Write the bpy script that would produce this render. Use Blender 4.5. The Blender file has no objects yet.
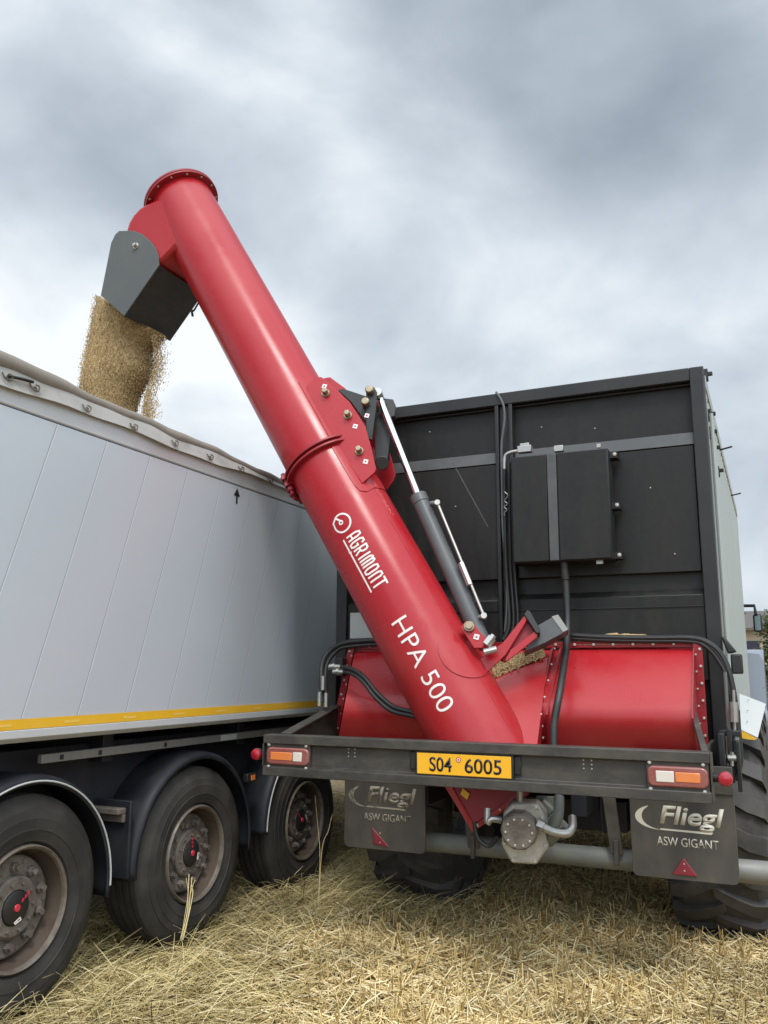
import bpy, bmesh, math, random
import numpy as np
from mathutils import Vector, Matrix, Quaternion
random.seed(7); rng = np.random.default_rng(11)
S = bpy.context.scene; COL = S.collection
PI = math.pi

# ------------------------------------------------------------------ camera
F, CX, CY, H = 843.0, 384.0, 512.0, 1.6
def _ray(px, py): return Vector((px-CX, CY-py, -F))
_Y = _ray(775, 672).normalized()
_X = -_ray(-1500, 662); _X = (_X - _Y*_X.dot(_Y)).normalized()
_Z = _X.cross(_Y)
ROT = Matrix((_X, _Y, _Z))
CAM = Vector((0, 0, H))
cd = bpy.data.cameras.new('camera'); cam = bpy.data.objects.new('camera', cd); COL.objects.link(cam)
cam.matrix_world = Matrix.Translation(CAM) @ ROT.to_4x4()
cd.sensor_fit = 'VERTICAL'; cd.sensor_height = 24.0; cd.lens = 24.0*F/1024.0
cd.clip_start = 0.05; cd.clip_end = 3000
S.camera = cam
# points of the photograph placed on known planes of the vehicles (used as survey measurements)
def aY(px, py, Y): d = ROT @ _ray(px, py); return CAM + d*(Y/d.y)
def aX(px, py, X): d = ROT @ _ray(px, py); return CAM + d*(X/d.x)
def aZ(px, py, Z): d = ROT @ _ray(px, py); return CAM + d*((Z-H)/d.z)
def aP(px, py, p, n): d = ROT @ _ray(px, py); return CAM + d*((p-CAM).dot(n)/d.dot(n))

# ------------------------------------------------------------------ light
S.view_settings.view_transform = 'Standard'; S.view_settings.look = 'None'
S.view_settings.gamma = 1; S.view_settings.use_curve_mapping = False
S.view_settings.exposure = 0.32
SUN_EL, SUN_ROT = math.radians(55), math.radians(150)
SUN = Vector((math.sin(SUN_ROT)*math.cos(SUN_EL), math.cos(SUN_ROT)*math.cos(SUN_EL), math.sin(SUN_EL)))
sl = bpy.data.lights.new('sun', 'SUN'); sl.energy = 1.5; sl.angle = math.radians(14); sl.color = (1, .96, .9)
so = bpy.data.objects.new('sun', sl); COL.objects.link(so); so.rotation_euler = SUN.to_track_quat('Z', 'Y').to_euler()
so.location = (4, -4, 12)
SKY_STRENGTH = 0.1
SKYOFF = 2.3
def build_world():
    w = bpy.data.worlds.new('World'); S.world = w; w.use_nodes = True
    nt = w.node_tree; N = nt.nodes; L = nt.links; N.clear()
    out = N.new('ShaderNodeOutputWorld'); bg = N.new('ShaderNodeBackground'); bg.inputs[1].default_value = SKY_STRENGTH
    L.new(bg.outputs[0], out.inputs[0])
    sky = N.new('ShaderNodeTexSky'); sky.sky_type = 'NISHITA'; sky.sun_disc = False
    sky.sun_elevation = SUN_EL; sky.sun_rotation = SUN_ROT; sky.dust_density = 2.0
    tc = N.new('ShaderNodeTexCoord')
    sep = N.new('ShaderNodeSeparateXYZ'); L.new(tc.outputs['Generated'], sep.inputs[0])
    def M(op, a, b=None, clamp=False):
        n = N.new('ShaderNodeMath'); n.operation = op; n.use_clamp = clamp
        for i, v in enumerate((a, b)):
            if v is None: continue
            if isinstance(v, (int, float)): n.inputs[i].default_value = v
            else: L.new(v, n.inputs[i])
        return n.outputs[0]
    cmb = N.new('ShaderNodeMapping'); L.new(tc.outputs['Generated'], cmb.inputs[0]); cmb.inputs['Scale'].default_value = (1, 1, 1.45); cmb.inputs['Location'].default_value = (SKYOFF, .4, 1.3); cmb.inputs['Rotation'].default_value = (.3, .45, 0)
    def noise(scale, detail, rough, dist=0.0):
        n = N.new('ShaderNodeTexNoise'); n.inputs['Scale'].default_value = scale; n.inputs['Detail'].default_value = detail
        n.inputs['Roughness'].default_value = rough; n.inputs['Distortion'].default_value = dist
        L.new(cmb.outputs[0], n.inputs['Vector']); return n.outputs[0]
    fac = M('ADD', M('MULTIPLY', noise(3.4, 9, .50, .25), .62), M('ADD', M('MULTIPLY', noise(1.5, 4, .5, .2), .38), M('MULTIPLY', noise(9.0, 8, .6, .2), .06)))
    fac = M('ADD', M('MULTIPLY', M('SUBTRACT', fac, .53), 1.6), .55)
    def blob(px, py, rad, amp):
        d = (ROT @ _ray(px, py)).normalized()
        v = N.new('ShaderNodeVectorMath'); v.operation = 'DOT_PRODUCT'; L.new(tc.outputs['Generated'], v.inputs[0]); v.inputs[1].default_value = d
        m = N.new('ShaderNodeMapRange'); m.interpolation_type = 'SMOOTHSTEP'
        m.inputs[1].default_value = math.cos(math.radians(rad)); m.inputs[2].default_value = 1; m.inputs[3].default_value = 0; m.inputs[4].default_value = amp
        L.new(v.outputs['Value'], m.inputs[0]); return m.outputs[0]
    for b in [(520, 20, 14, -.24), (450, 70, 8, -.05), (70, 200, 12, -.20), (170, -40, 14, -.08), (30, 330, 11, .34), (250, 60, 8, .04), (330, 150, 10, .05), (200, 360, 10, .10), (420, 190, 8, .04), (550, 250, 9, .12),
              (590, 70, 5, .12), (690, 130, 10, -.08), (740, 420, 16, .08), (430, 330, 9, -.05), (60, 40, 8, .06)]:
        fac = M('ADD', fac, blob(*b))
    rp = N.new('ShaderNodeValToRGB'); L.new(fac, rp.inputs[0]); e = rp.color_ramp.elements
    k = 1.0/SKY_STRENGTH/10
    e[0].position = .20; e[0].color = (.265*k, .308*k, .365*k, 1)
    e[1].position = .82; e[1].color = (.80*k, .84*k, .87*k, 1)
    m1 = e.new(.42); m1.color = (.385*k, .438*k, .50*k, 1)
    m2 = e.new(.60); m2.color = (.53*k, .592*k, .655*k, 1)
    sc = N.new('ShaderNodeVectorMath'); sc.operation = 'SCALE'; L.new(rp.outputs[0], sc.inputs[0])
    # thinner, brighter cloud around the hidden sun
    d = SUN
    v = N.new('ShaderNodeVectorMath'); v.operation = 'DOT_PRODUCT'; L.new(tc.outputs['Generated'], v.inputs[0]); v.inputs[1].default_value = d
    mr = N.new('ShaderNodeMapRange'); mr.interpolation_type = 'SMOOTHSTEP'; mr.inputs[1].default_value = .25; mr.inputs[2].default_value = 1
    mr.inputs[3].default_value = 10.0; mr.inputs[4].default_value = 34.0; L.new(v.outputs['Value'], mr.inputs[0]); L.new(mr.outputs[0], sc.inputs['Scale'])
    mix = N.new('ShaderNodeMix'); mix.data_type = 'RGBA'; mix.inputs[0].default_value = .96
    L.new(sky.outputs[0], mix.inputs[6]); L.new(sc.outputs[0], mix.inputs[7]); L.new(mix.outputs[2], bg.inputs[0])
build_world()

# ------------------------------------------------------------------ materials
def mat(name, col, rough=.5, metal=0., dust=None, damt=0., dscale=3., dstretch=(1, 1, 1), var=.12, bump=0., bscale=60., coat=0., spec=.5, dlow=None, fine=0., rv=.09):
    """painted / plain surface: low frequency tone change, dust in patches, optional dust rising from the ground"""
    m = bpy.data.materials.new(name); m.use_nodes = True
    nt = m.node_tree; N = nt.nodes; L = nt.links; b = N['Principled BSDF']
    tc = N.new('ShaderNodeTexCoord'); geo = N.new('ShaderNodeNewGeometry')
    mp = N.new('ShaderNodeMapping'); L.new(geo.outputs['Position'], mp.inputs[0]); mp.inputs['Scale'].default_value = dstretch
    n1 = N.new('ShaderNodeTexNoise'); n1.inputs['Scale'].default_value = dscale; n1.inputs['Detail'].default_value = 7; n1.inputs['Roughness'].default_value = .65
    L.new(mp.outputs[0], n1.inputs['Vector'])
    n2 = N.new('ShaderNodeTexNoise'); n2.inputs['Scale'].default_value = bscale; n2.inputs['Detail'].default_value = 4; L.new(geo.outputs['Position'], n2.inputs['Vector'])
    hsv = N.new('ShaderNodeMix'); hsv.data_type = 'RGBA'
    c0 = [c*(1-var) for c in col]; c1 = [min(1, c*(1+var)) for c in col]
    hsv.inputs[6].default_value = (*c0, 1); hsv.inputs[7].default_value = (*c1, 1); L.new(n1.outputs[0], hsv.inputs[0])
    colour = hsv.outputs[2]
    rr = N.new('ShaderNodeMapRange'); rr.inputs[1].default_value = .3; rr.inputs[2].default_value = .7; rr.inputs[3].default_value = max(.03, rough-rv); rr.inputs[4].default_value = min(1, rough+rv)
    L.new(n1.outputs[0], rr.inputs[0]); L.new(rr.outputs[0], b.inputs['Roughness'])
    if dust:
        r = N.new('ShaderNodeMapRange'); r.inputs[1].default_value = .42; r.inputs[2].default_value = .72; r.inputs[3].default_value = damt*.25; r.inputs[4].default_value = damt
        L.new(n1.outputs[0], r.inputs[0]); fac = r.outputs[0]
        if fine:
            mf = N.new('ShaderNodeMath'); mf.operation = 'MULTIPLY_ADD'; L.new(n2.outputs[0], mf.inputs[0]); mf.inputs[1].default_value = fine; L.new(fac, mf.inputs[2]); mf.use_clamp = True
            ms = N.new('ShaderNodeMath'); ms.operation = 'SUBTRACT'; L.new(mf.outputs[0], ms.inputs[0]); ms.inputs[1].default_value = fine*.5; ms.use_clamp = True; fac = ms.outputs[0]
        if dlow:
            sp = N.new('ShaderNodeSeparateXYZ'); L.new(geo.outputs['Position'], sp.inputs[0])
            zr = N.new('ShaderNodeMapRange'); zr.inputs[1].default_value = dlow[0]; zr.inputs[2].default_value = dlow[1]; zr.inputs[3].default_value = dlow[2]; zr.inputs[4].default_value = 0
            L.new(sp.outputs[2], zr.inputs[0])
            ml = N.new('ShaderNodeMath'); ml.operation = 'MULTIPLY'; L.new(zr.outputs[0], ml.inputs[0]); L.new(n1.outputs[0], ml.inputs[1])
            ad = N.new('ShaderNodeMath'); ad.operation = 'ADD'; ad.use_clamp = True; L.new(fac, ad.inputs[0]); L.new(ml.outputs[0], ad.inputs[1]); fac = ad.outputs[0]
        dm = N.new('ShaderNodeMix'); dm.data_type = 'RGBA'; L.new(fac, dm.inputs[0]); L.new(colour, dm.inputs[6]); dm.inputs[7].default_value = (*dust, 1)
        colour = dm.outputs[2]
        rm = N.new('ShaderNodeMix'); rm.data_type = 'FLOAT'; L.new(fac, rm.inputs[0]); L.new(rr.outputs[0], rm.inputs[2]); rm.inputs[3].default_value = .85
        L.new(rm.outputs[0], b.inputs['Roughness'])
    L.new(colour, b.inputs['Base Color'])
    b.inputs['Metallic'].default_value = metal; b.inputs['Specular IOR Level'].default_value = spec
    b.inputs['Coat Weight'].default_value = coat; b.inputs['Coat Roughness'].default_value = .12
    if bump:
        bp = N.new('ShaderNodeBump'); bp.inputs['Strength'].default_value = bump; bp.inputs['Distance'].default_value = .01
        L.new(n2.outputs[0], bp.inputs['Height']); L.new(bp.outputs[0], b.inputs['Normal'])
    return m
DUST = (.30, .24, .16)
M = {}
M['red'] = mat('red_paint', (.365, .005, .0135), .25, dust=(.28, .14, .10), damt=.12, dscale=2.2, var=.1, coat=0, rv=.07, spec=.4, fine=.04, dlow=(.9, 2.2, .22), bump=.012, bscale=25)
M['red2'] = mat('red_paint_shaded', (.26, .006, .014), .38, dust=(.30, .19, .15), damt=.14, dscale=4, var=.1, spec=.35)  # deeper copy of the red; shade under the flanges is put into the colour
M['black'] = mat('black_wall_paint', (.0070, .0068, .0068), .5, spec=.35, dust=(.09, .076, .06), damt=.15, dscale=1.6, dstretch=(5, 5, .7), var=.25, bump=.01, fine=.16, bscale=30)
M['frameblk'] = mat('black_frame_paint', (.0125, .013, .014), .42, spec=.4, dust=(.12, .105, .088), damt=.11, dscale=3, var=.2, fine=.1)
M['band'] = mat('lit_rail_and_trim_grey', (.055, .057, .06), .4, dust=(.18, .16, .14), damt=.25, dscale=5, var=.15)  # light falling on the tilted cross rail is put into this paler grey
M['beam'] = mat('dusty_bumper_steel', (.028, .027, .025), .5, dust=(.15, .125, .09), damt=.42, dscale=5, dstretch=(1.2, 2, 2.5), var=.2, fine=.25, bscale=40)
M['pipe'] = mat('grey_green_pipe', (.10, .115, .105), .5, dust=(.22, .20, .16), damt=.5, dscale=6, var=.2)
M['steel'] = mat('dull_zinc', (.42, .42, .40), .35, metal=.8, dust=(.3, .27, .22), damt=.4, dscale=18, var=.15)
M['cast'] = mat('cast_aluminium', (.56, .55, .50), .45, metal=.55, dust=(.20, .17, .13), damt=.75, dscale=14, var=.25, bump=.25, bscale=140)
M['chrome'] = mat('chrome_rod', (.75, .76, .78), .12, metal=1., var=.03)
M['bolt'] = mat('zinc_bolt', (.48, .46, .41), .35, metal=.35, var=.15, dscale=20)
M['brass'] = mat('bronze_pin', (.30, .25, .17), .42, metal=.7, var=.2, dscale=25)
M['cyl'] = mat('dark_grey_barrel', (.075, .08, .085), .33, dust=(.2, .19, .17), damt=.18, dscale=6)
M['rubber'] = mat('black_rubber', (.010, .010, .010), .45, dust=(.10, .085, .07), damt=.12, dscale=8)
M['chute'] = mat('grey_chute_rubber', (.075, .083, .085), .62, dust=(.2, .19, .16), damt=.2, dscale=4, var=.1, bump=.03)
M['chuteblk'] = mat('black_chute_plate', (.016, .016, .017), .55, dust=(.16, .15, .13), damt=.2, dscale=9, dstretch=(1, 1, 4))
M['flap'] = mat('mud_flap_rubber', (.036, .036, .035), .62, dust=(.145, .115, .08), damt=.42, dscale=4, dstretch=(2, 2, 1), dlow=(.45, .9, .35), bump=.04)
M['white'] = mat('white_plate', (.43, .45, .44), .45, dust=DUST, damt=.12, dscale=8)
M['cream'] = mat('white_lettering', (.78, .70, .66), .5, var=.05)
def worn(name, c, under, lo=.45, hi=.55, scale=11):
    m = mat(name, c, .6); nt = m.node_tree; N = nt.nodes; L = nt.links; b = N['Principled BSDF']
    src = b.inputs['Base Color'].links[0].from_socket
    geo = N.new('ShaderNodeNewGeometry'); n = N.new('ShaderNodeTexNoise'); n.inputs['Scale'].default_value = scale; n.inputs['Detail'].default_value = 8; n.inputs['Roughness'].default_value = .7
    L.new(geo.outputs['Position'], n.inputs['Vector'])
    r = N.new('ShaderNodeMapRange'); r.inputs[1].default_value = lo; r.inputs[2].default_value = hi; L.new(n.outputs[0], r.inputs[0])
    mx = N.new('ShaderNodeMix'); mx.data_type = 'RGBA'; L.new(r.outputs[0], mx.inputs[0]); L.new(src, mx.inputs[6]); mx.inputs[7].default_value = (*under, 1)
    L.new(mx.outputs[2], b.inputs['Base Color']); return m
M['flaplogo'] = worn('worn_flap_print', (.55, .52, .43), (.06, .055, .045), .64, .71, 17)
M['flaplogo2'] = worn('very_worn_flap_print', (.30, .27, .21), (.05, .045, .035), .5, .62)
M['plate'] = mat('yellow_number_plate', (.83, .42, .012), .4, dust=DUST, damt=.08)
M['ink'] = mat('black_ink', (.008, .008, .01), .45, var=.05)
M['lensred'] = mat('red_lens', (.24, .05, .042), .25, dust=(.34, .24, .2), damt=.4, coat=.4)
M['lensorange'] = mat('orange_lens', (.72, .20, .04), .22, dust=(.4, .3, .25), damt=.25, coat=.4)
M['lenswhite'] = mat('white_lens', (.66, .60, .54), .22, coat=.4)
M['lampred'] = mat('bright_red_lens', (.36, .010, .024), .2, coat=.5)
M['capred'] = mat('red_cap_badge', (.60, .03, .06), .35)
M['reflector'] = mat('red_reflector', (.25, .012, .03), .3, dust=(.2, .12, .1), damt=.3, coat=.3)
M['yellow'] = mat('yellow_tape', (.75, .42, .02), .35, dust=(.4, .33, .2), damt=.12)
M['yellowmark'] = mat('tape_print', (.78, .50, .10), .4)
M['alu'] = mat('aluminium_side_panel', (.55, .595, .64), .33, metal=.25, dscale=.7, var=.03, spec=.6, rv=.012, bump=.02, bscale=2.2)
M['alurail'] = mat('aluminium_top_rail', (.58, .60, .61), .36, metal=.25, dust=(.38, .36, .32), damt=.2, dscale=5, var=.07)
M['seam'] = mat('panel_seam', (.66, .69, .72), .4, var=.15, dscale=6)
M['seamshade'] = mat('seam_shadow_tone', (.30, .325, .35), .45)
M['dark'] = mat('dark_gap', (.02, .021, .023), .6)
M['tarp'] = mat('beige_tarpaulin', (.26, .235, .20), .8, dust=(.14, .12, .095), damt=.7, dscale=6, var=.15, bump=.2, bscale=22)
M['tarpw'] = mat('pale_tarpaulin_flap', (.42, .415, .395), .6, dust=(.20, .18, .15), damt=.65, dscale=6, var=.12, bump=.15, bscale=18)
M['navy'] = mat('navy_chassis_paint', (.007, .009, .016), .5, dust=(.06, .053, .046), damt=.25, dscale=4, var=.2)
M['fender'] = mat('dark_plastic_mudguard', (.007, .009, .015), .55, dust=(.07, .062, .055), damt=.28, dscale=5, var=.2, bump=.02, spec=.35)
M['rail'] = mat('dull_side_rail', (.25, .25, .235), .45, metal=.4, dust=(.2, .18, .15), damt=.6, dscale=5, dstretch=(1, 3, 1))
M['tyre'] = mat('truck_tyre_rubber', (.015, .015, .015), .66, spec=.35, dust=(.10, .088, .072), damt=.5, dscale=4, var=.15, bump=.06, bscale=90, fine=.1)
M['agtyre'] = mat('field_tyre_rubber', (.022, .022, .022), .62, dust=(.16, .14, .118), damt=.5, dscale=5, var=.15, bump=.05, bscale=70, fine=.15)
M['rim'] = mat('brown_stained_rim', (.10, .075, .055), .5, metal=.1, dust=(.05, .030, .018), damt=.85, dscale=9, var=.3, fine=.3)
M['rimlip'] = mat('worn_rim_lip', (.20, .175, .145), .45, metal=.3, dust=(.07, .045, .028), damt=.95, dscale=11, var=.3)
M['hub'] = mat('rusty_hub', (.075, .055, .042), .65, metal=.1, dust=(.22, .195, .165), damt=.85, dscale=9, var=.4, bump=.25, bscale=80, fine=.4)
M['side'] = mat('pale_grey_corrugated_paint', (.36, .40, .385), .45, dust=(.30, .28, .23), damt=.3, dscale=3, dstretch=(1, 1, .3))
M['tractor'] = mat('silver_grey_bodywork', (.30, .33, .38), .3, metal=.3, var=.06)
M['glass'] = mat('dark_window_glass', (.02, .03, .03), .06, spec=.8)
M['mirror'] = mat('mirror_glass', (.18, .22, .22), .12, metal=.8)
M['wallbg'] = mat('beige_render', (.42, .35, .25), .8, var=.08)
M['roofbg'] = mat('brown_roof_sheet', (.10, .085, .075), .7)
M['purple'] = mat('dark_window', (.03, .025, .05), .3)
M['bark'] = mat('bark', (.07, .05, .035), .9, bump=.3)
M['soil'] = None

def island_mat(name, stops, rough=.7, trans=.0):
    m = bpy.data.materials.new(name); m.use_nodes = True
    nt = m.node_tree; N = nt.nodes; L = nt.links; b = N['Principled BSDF']
    g = N.new('ShaderNodeNewGeometry'); r = N.new('ShaderNodeValToRGB'); L.new(g.outputs['Random Per Island'], r.inputs[0])
    e = r.color_ramp.elements
    e[0].position, e[0].color = stops[0][0], (*stops[0][1], 1); e[1].position, e[1].color = stops[-1][0], (*stops[-1][1], 1)
    for p, c in stops[1:-1]: q = e.new(p); q.color = (*c, 1)
    n = N.new('ShaderNodeTexNoise'); n.inputs['Scale'].default_value = 1.7; n.inputs['Detail'].default_value = 4; L.new(g.outputs['Position'], n.inputs['Vector'])
    mr = N.new('ShaderNodeMapRange'); mr.inputs[1].default_value = .35; mr.inputs[2].default_value = .65; mr.inputs[3].default_value = .72; mr.inputs[4].default_value = 1.15; L.new(n.outputs[0], mr.inputs[0])
    v = N.new('ShaderNodeVectorMath'); v.operation = 'SCALE'; L.new(r.outputs[0], v.inputs[0]); L.new(mr.outputs[0], v.inputs['Scale'])
    L.new(v.outputs[0], b.inputs['Base Color']); b.inputs['Roughness'].default_value = rough; b.inputs['Specular IOR Level'].default_value = .3
    return m
M['straw'] = island_mat('cut_straw', [(0, (.26, .16, .055)), (.2, (.50, .355, .14)), (.55, (.72, .565, .285)), (1, (.86, .74, .46))], .55)
M['stub'] = island_mat('stubble_stems', [(0, (.26, .165, .055)), (.4, (.54, .385, .145)), (1, (.82, .65, .32))], .6)
M['grass'] = island_mat('long_dry_grass', [(0, (.17, .13, .045)), (.25, (.42, .33, .125)), (.6, (.69, .55, .26)), (1, (.85, .73, .43))], .6)
M['grain'] = island_mat('grain_kernels', [(0, (.25, .16, .07)), (.5, (.44, .31, .14)), (1, (.60, .45, .23))], .6)
M['leaf'] = island_mat('tree_leaves', [(0, (.03, .045, .02)), (.6, (.06, .08, .03)), (1, (.10, .115, .05))], .6)
def grainmass(name='grain_mass', zs=1.0):
    m = bpy.data.materials.new(name); m.use_nodes = True; nt = m.node_tree; N = nt.nodes; L = nt.links; b = N['Principled BSDF']
    g = N.new('ShaderNodeNewGeometry')
    vo = N.new('ShaderNodeTexVoronoi'); vo.inputs['Scale'].default_value = 130; mp = N.new('ShaderNodeMapping'); mp.inputs['Scale'].default_value = (1, 1, zs); L.new(g.outputs['Position'], mp.inputs[0]); L.new(mp.outputs[0], vo.inputs['Vector'])
    n = N.new('ShaderNodeTexNoise'); n.inputs['Scale'].default_value = 9; n.inputs['Detail'].default_value = 6; L.new(mp.outputs[0], n.inputs['Vector'])
    a = N.new('ShaderNodeMath'); a.operation = 'MULTIPLY_ADD'; sp = N.new('ShaderNodeSeparateXYZ'); L.new(vo.outputs['Color'], sp.inputs[0]); L.new(sp.outputs[0], a.inputs[0]); a.inputs[1].default_value = .5
    h = N.new('ShaderNodeMath'); h.operation = 'MULTIPLY'; L.new(n.outputs[0], h.inputs[0]); h.inputs[1].default_value = .6; L.new(h.outputs[0], a.inputs[2])
    r = N.new('ShaderNodeValToRGB'); L.new(a.outputs[0], r.inputs[0]); e = r.color_ramp.elements
    e[0].position = .15; e[0].color = (.22, .14, .06, 1); e[1].position = .8; e[1].color = (.52, .38, .19, 1)
    L.new(r.outputs[0], b.inputs['Base Color']); b.inputs['Roughness'].default_value = .75
    bp = N.new('ShaderNodeBump'); bp.inputs['Strength'].default_value = .9; bp.inputs['Distance'].default_value = .006; bp.invert = True; L.new(vo.outputs['Distance'], bp.inputs['Height']); L.new(bp.outputs[0], b.inputs['Normal'])
    return m
M['grainmass'] = grainmass(); M['grainfall'] = grainmass('falling_grain_mass', .22)
def ground_mat():
    m = bpy.data.materials.new('stubble_soil'); m.use_nodes = True; nt = m.node_tree; N = nt.nodes; L = nt.links; b = N['Principled BSDF']
    g = N.new('ShaderNodeNewGeometry')
    n = N.new('ShaderNodeTexNoise'); n.inputs['Scale'].default_value = 14; n.inputs['Detail'].default_value = 9; n.inputs['Roughness'].default_value = .75; L.new(g.outputs['Position'], n.inputs['Vector'])
    n2 = N.new('ShaderNodeTexNoise'); n2.inputs['Scale'].default_value = .5; n2.inputs['Detail'].default_value = 5; L.new(g.outputs['Position'], n2.inputs['Vector'])
    r = N.new('ShaderNodeValToRGB'); L.new(n.outputs[0], r.inputs[0]); e = r.color_ramp.elements
    e[0].position = .3; e[0].color = (.10, .07, .04, 1); e[1].position = .7; e[1].color = (.52, .38, .17, 1)
    mx = N.new('ShaderNodeMix'); mx.data_type = 'RGBA'; mx.blend_type = 'MULTIPLY'; mx.inputs[0].default_value = .4; L.new(r.outputs[0], mx.inputs[6]); L.new(n2.outputs[0], mx.inputs[7])
    L.new(mx.outputs[2], b.inputs['Base Color']); b.inputs['Roughness'].default_value = .95
    bp = N.new('ShaderNodeBump'); bp.inputs['Strength'].default_value = .8; bp.inputs['Distance'].default_value = .03; L.new(n.outputs[0], bp.inputs['Height']); L.new(bp.outputs[0], b.inputs['Normal'])
    return m
M['soil'] = ground_mat()

# ------------------------------------------------------------------ mesh helpers
def perp(a):
    a = a.normalized(); t = Vector((0, 0, 1)) if abs(a.z) < .9 else Vector((1, 0, 0))
    e1 = a.cross(t).normalized(); return e1, a.cross(e1).normalized()
class MB:
    def __init__(s): s.v = []; s.f = []
    def add(s, vs, fs):
        o = len(s.v); s.v += [tuple(v) for v in vs]; s.f += [tuple(i+o for i in f) for f in fs]; return s
    def box(s, lo, hi):
        x0, y0, z0 = lo; x1, y1, z1 = hi
        return s.add([(x0, y0, z0), (x1, y0, z0), (x1, y1, z0), (x0, y1, z0), (x0, y0, z1), (x1, y0, z1), (x1, y1, z1), (x0, y1, z1)],
                     [(0, 3, 2, 1), (4, 5, 6, 7), (0, 1, 5, 4), (1, 2, 6, 5), (2, 3, 7, 6), (3, 0, 4, 7)])
    def obox(s, c, ax, ay, az):   # oriented box: centre and half-axis vectors
        c = Vector(c); v = []
        for k in (-1, 1):
            for i, j in ((-1, -1), (1, -1), (1, 1), (-1, 1)): v.append(c+Vector(ax)*i+Vector(ay)*j+Vector(az)*k)
        return s.add(v, [(0, 3, 2, 1), (4, 5, 6, 7), (0, 1, 5, 4), (1, 2, 6, 5), (2, 3, 7, 6), (3, 0, 4, 7)])
    def bar(s, p0, p1, w, h, up=(0, 0, 1)):
        p0 = Vector(p0); p1 = Vector(p1); a = (p1-p0)/2; sd = a.cross(Vector(up)).normalized(); u = sd.cross(a).normalized()
        return s.obox((p0+p1)/2, a, sd*w/2, u*h/2)
    def prism(s, pts, vec):
        n = len(pts); pts = [Vector(p) for p in pts]; vec = Vector(vec)
        return s.add(pts+[p+vec for p in pts], [tuple(range(n))[::-1], tuple(range(n, 2*n))]+[(i, (i+1) % n, (i+1) % n+n, i+n) for i in range(n)])
    def tube(s, pts, r, n=12, caps=True):
        pts = [Vector(p) for p in pts]; m = len(pts); rs = r if isinstance(r, (list, tuple)) else [r]*m; vs = []; fs = []; e1 = None
        for i, p in enumerate(pts):
            t = (pts[min(i+1, m-1)]-pts[max(i-1, 0)]).normalized()
            if e1 is None: e1, e2 = perp(t)
            else: e1 = (e1-t*e1.dot(t)).normalized(); e2 = t.cross(e1)
            for k in range(n):
                a = 2*PI*k/n; vs.append(p+(e1*math.cos(a)+e2*math.sin(a))*rs[i])
        for i in range(m-1):
            for k in range(n): fs.append((i*n+k, i*n+(k+1) % n, (i+1)*n+(k+1) % n, (i+1)*n+k))
        if caps: fs += [tuple(range(n))[::-1], tuple(range((m-1)*n, m*n))]
        return s.add(vs, fs)
    def lathe(s, prof, c=(0, 0, 0), axis=(1, 0, 0), n=48, closed=False):   # prof: (offset along axis, radius)
        c = Vector(c); a = Vector(axis).normalized(); e1, e2 = perp(a); vs = []; fs = []; m = len(prof)
        for o, r in prof:
            for k in range(n):
                t = 2*PI*k/n; vs.append(c+a*o+(e1*math.cos(t)+e2*math.sin(t))*max(r, 1e-4))
        for i in range(m if closed else m-1):
            j = (i+1) % m
            for k in range(n): fs.append((i*n+k, i*n+(k+1) % n, j*n+(k+1) % n, j*n+k))
        return s.add(vs, fs)
    def sheet(s, grid):           # grid of points -> quads
        a = len(grid); b = len(grid[0]); return s.add([p for r in grid for p in r], [(i*b+j, i*b+j+1, (i+1)*b+j+1, (i+1)*b+j) for i in range(a-1) for j in range(b-1)])
    def build(s, name, m, parent=None, bevel=0., smooth=35, recalc=True, loc=None):
        me = bpy.data.meshes.new(name); me.from_pydata(s.v, [], s.f)
        if recalc:
            bm = bmesh.new(); bm.from_mesh(me); bmesh.ops.recalc_face_normals(bm, faces=bm.faces); bm.to_mesh(me); bm.free()
        if smooth: me.shade_smooth(); me.set_sharp_from_angle(angle=math.radians(smooth))
        me.materials.append(M[m] if isinstance(m, str) else m)
        o = bpy.data.objects.new(name, me); COL.objects.link(o)
        if loc is not None: o.location = loc
        if parent: par(o, parent)
        if bevel:
            b = o.modifiers.new('bevel', 'BEVEL'); b.width = bevel; b.segments = 2; b.limit_method = 'ANGLE'; b.angle_limit = math.radians(40); b.harden_normals = False
        return o
WM = {}
def world(o):
    if o.name in WM: return WM[o.name]
    b = Matrix.LocRotScale(o.location, o.rotation_euler, o.scale)
    w = world(o.parent) @ o.matrix_parent_inverse @ b if o.parent else b
    return w
def par(o, p): o.parent = p; o.matrix_parent_inverse = world(p).inverted()
def tag(o, label, cat, group=None, kind=None):
    if label: o['label'] = label
    if cat: o['category'] = cat
    if group: o['group'] = group
    if kind: o['kind'] = kind
    return o
def thing(name, loc, label, cat, group=None):
    o = bpy.data.objects.new(name, None); COL.objects.link(o); o.location = loc; o.empty_display_size = .2; return tag(o, label, cat, group)
def place(src, name, parent, loc, rot=None):
    o = src.copy(); o.name = name; COL.objects.link(o); o.location = loc
    if rot: o.rotation_euler = rot
    if parent: par(o, parent)
    return o
def spline(pts, n=8):
    pts = [Vector(p) for p in pts]; out = []
    for i in range(len(pts)-1):
        p0 = pts[max(i-1, 0)]; p1 = pts[i]; p2 = pts[i+1]; p3 = pts[min(i+2, len(pts)-1)]
        for k in range(n):
            t = k/n; out.append(.5*((2*p1)+(p2-p0)*t+(2*p0-5*p1+4*p2-p3)*t*t+(3*p1-p0-3*p2+p3)*t**3))
    return out+[pts[-1]]
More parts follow.
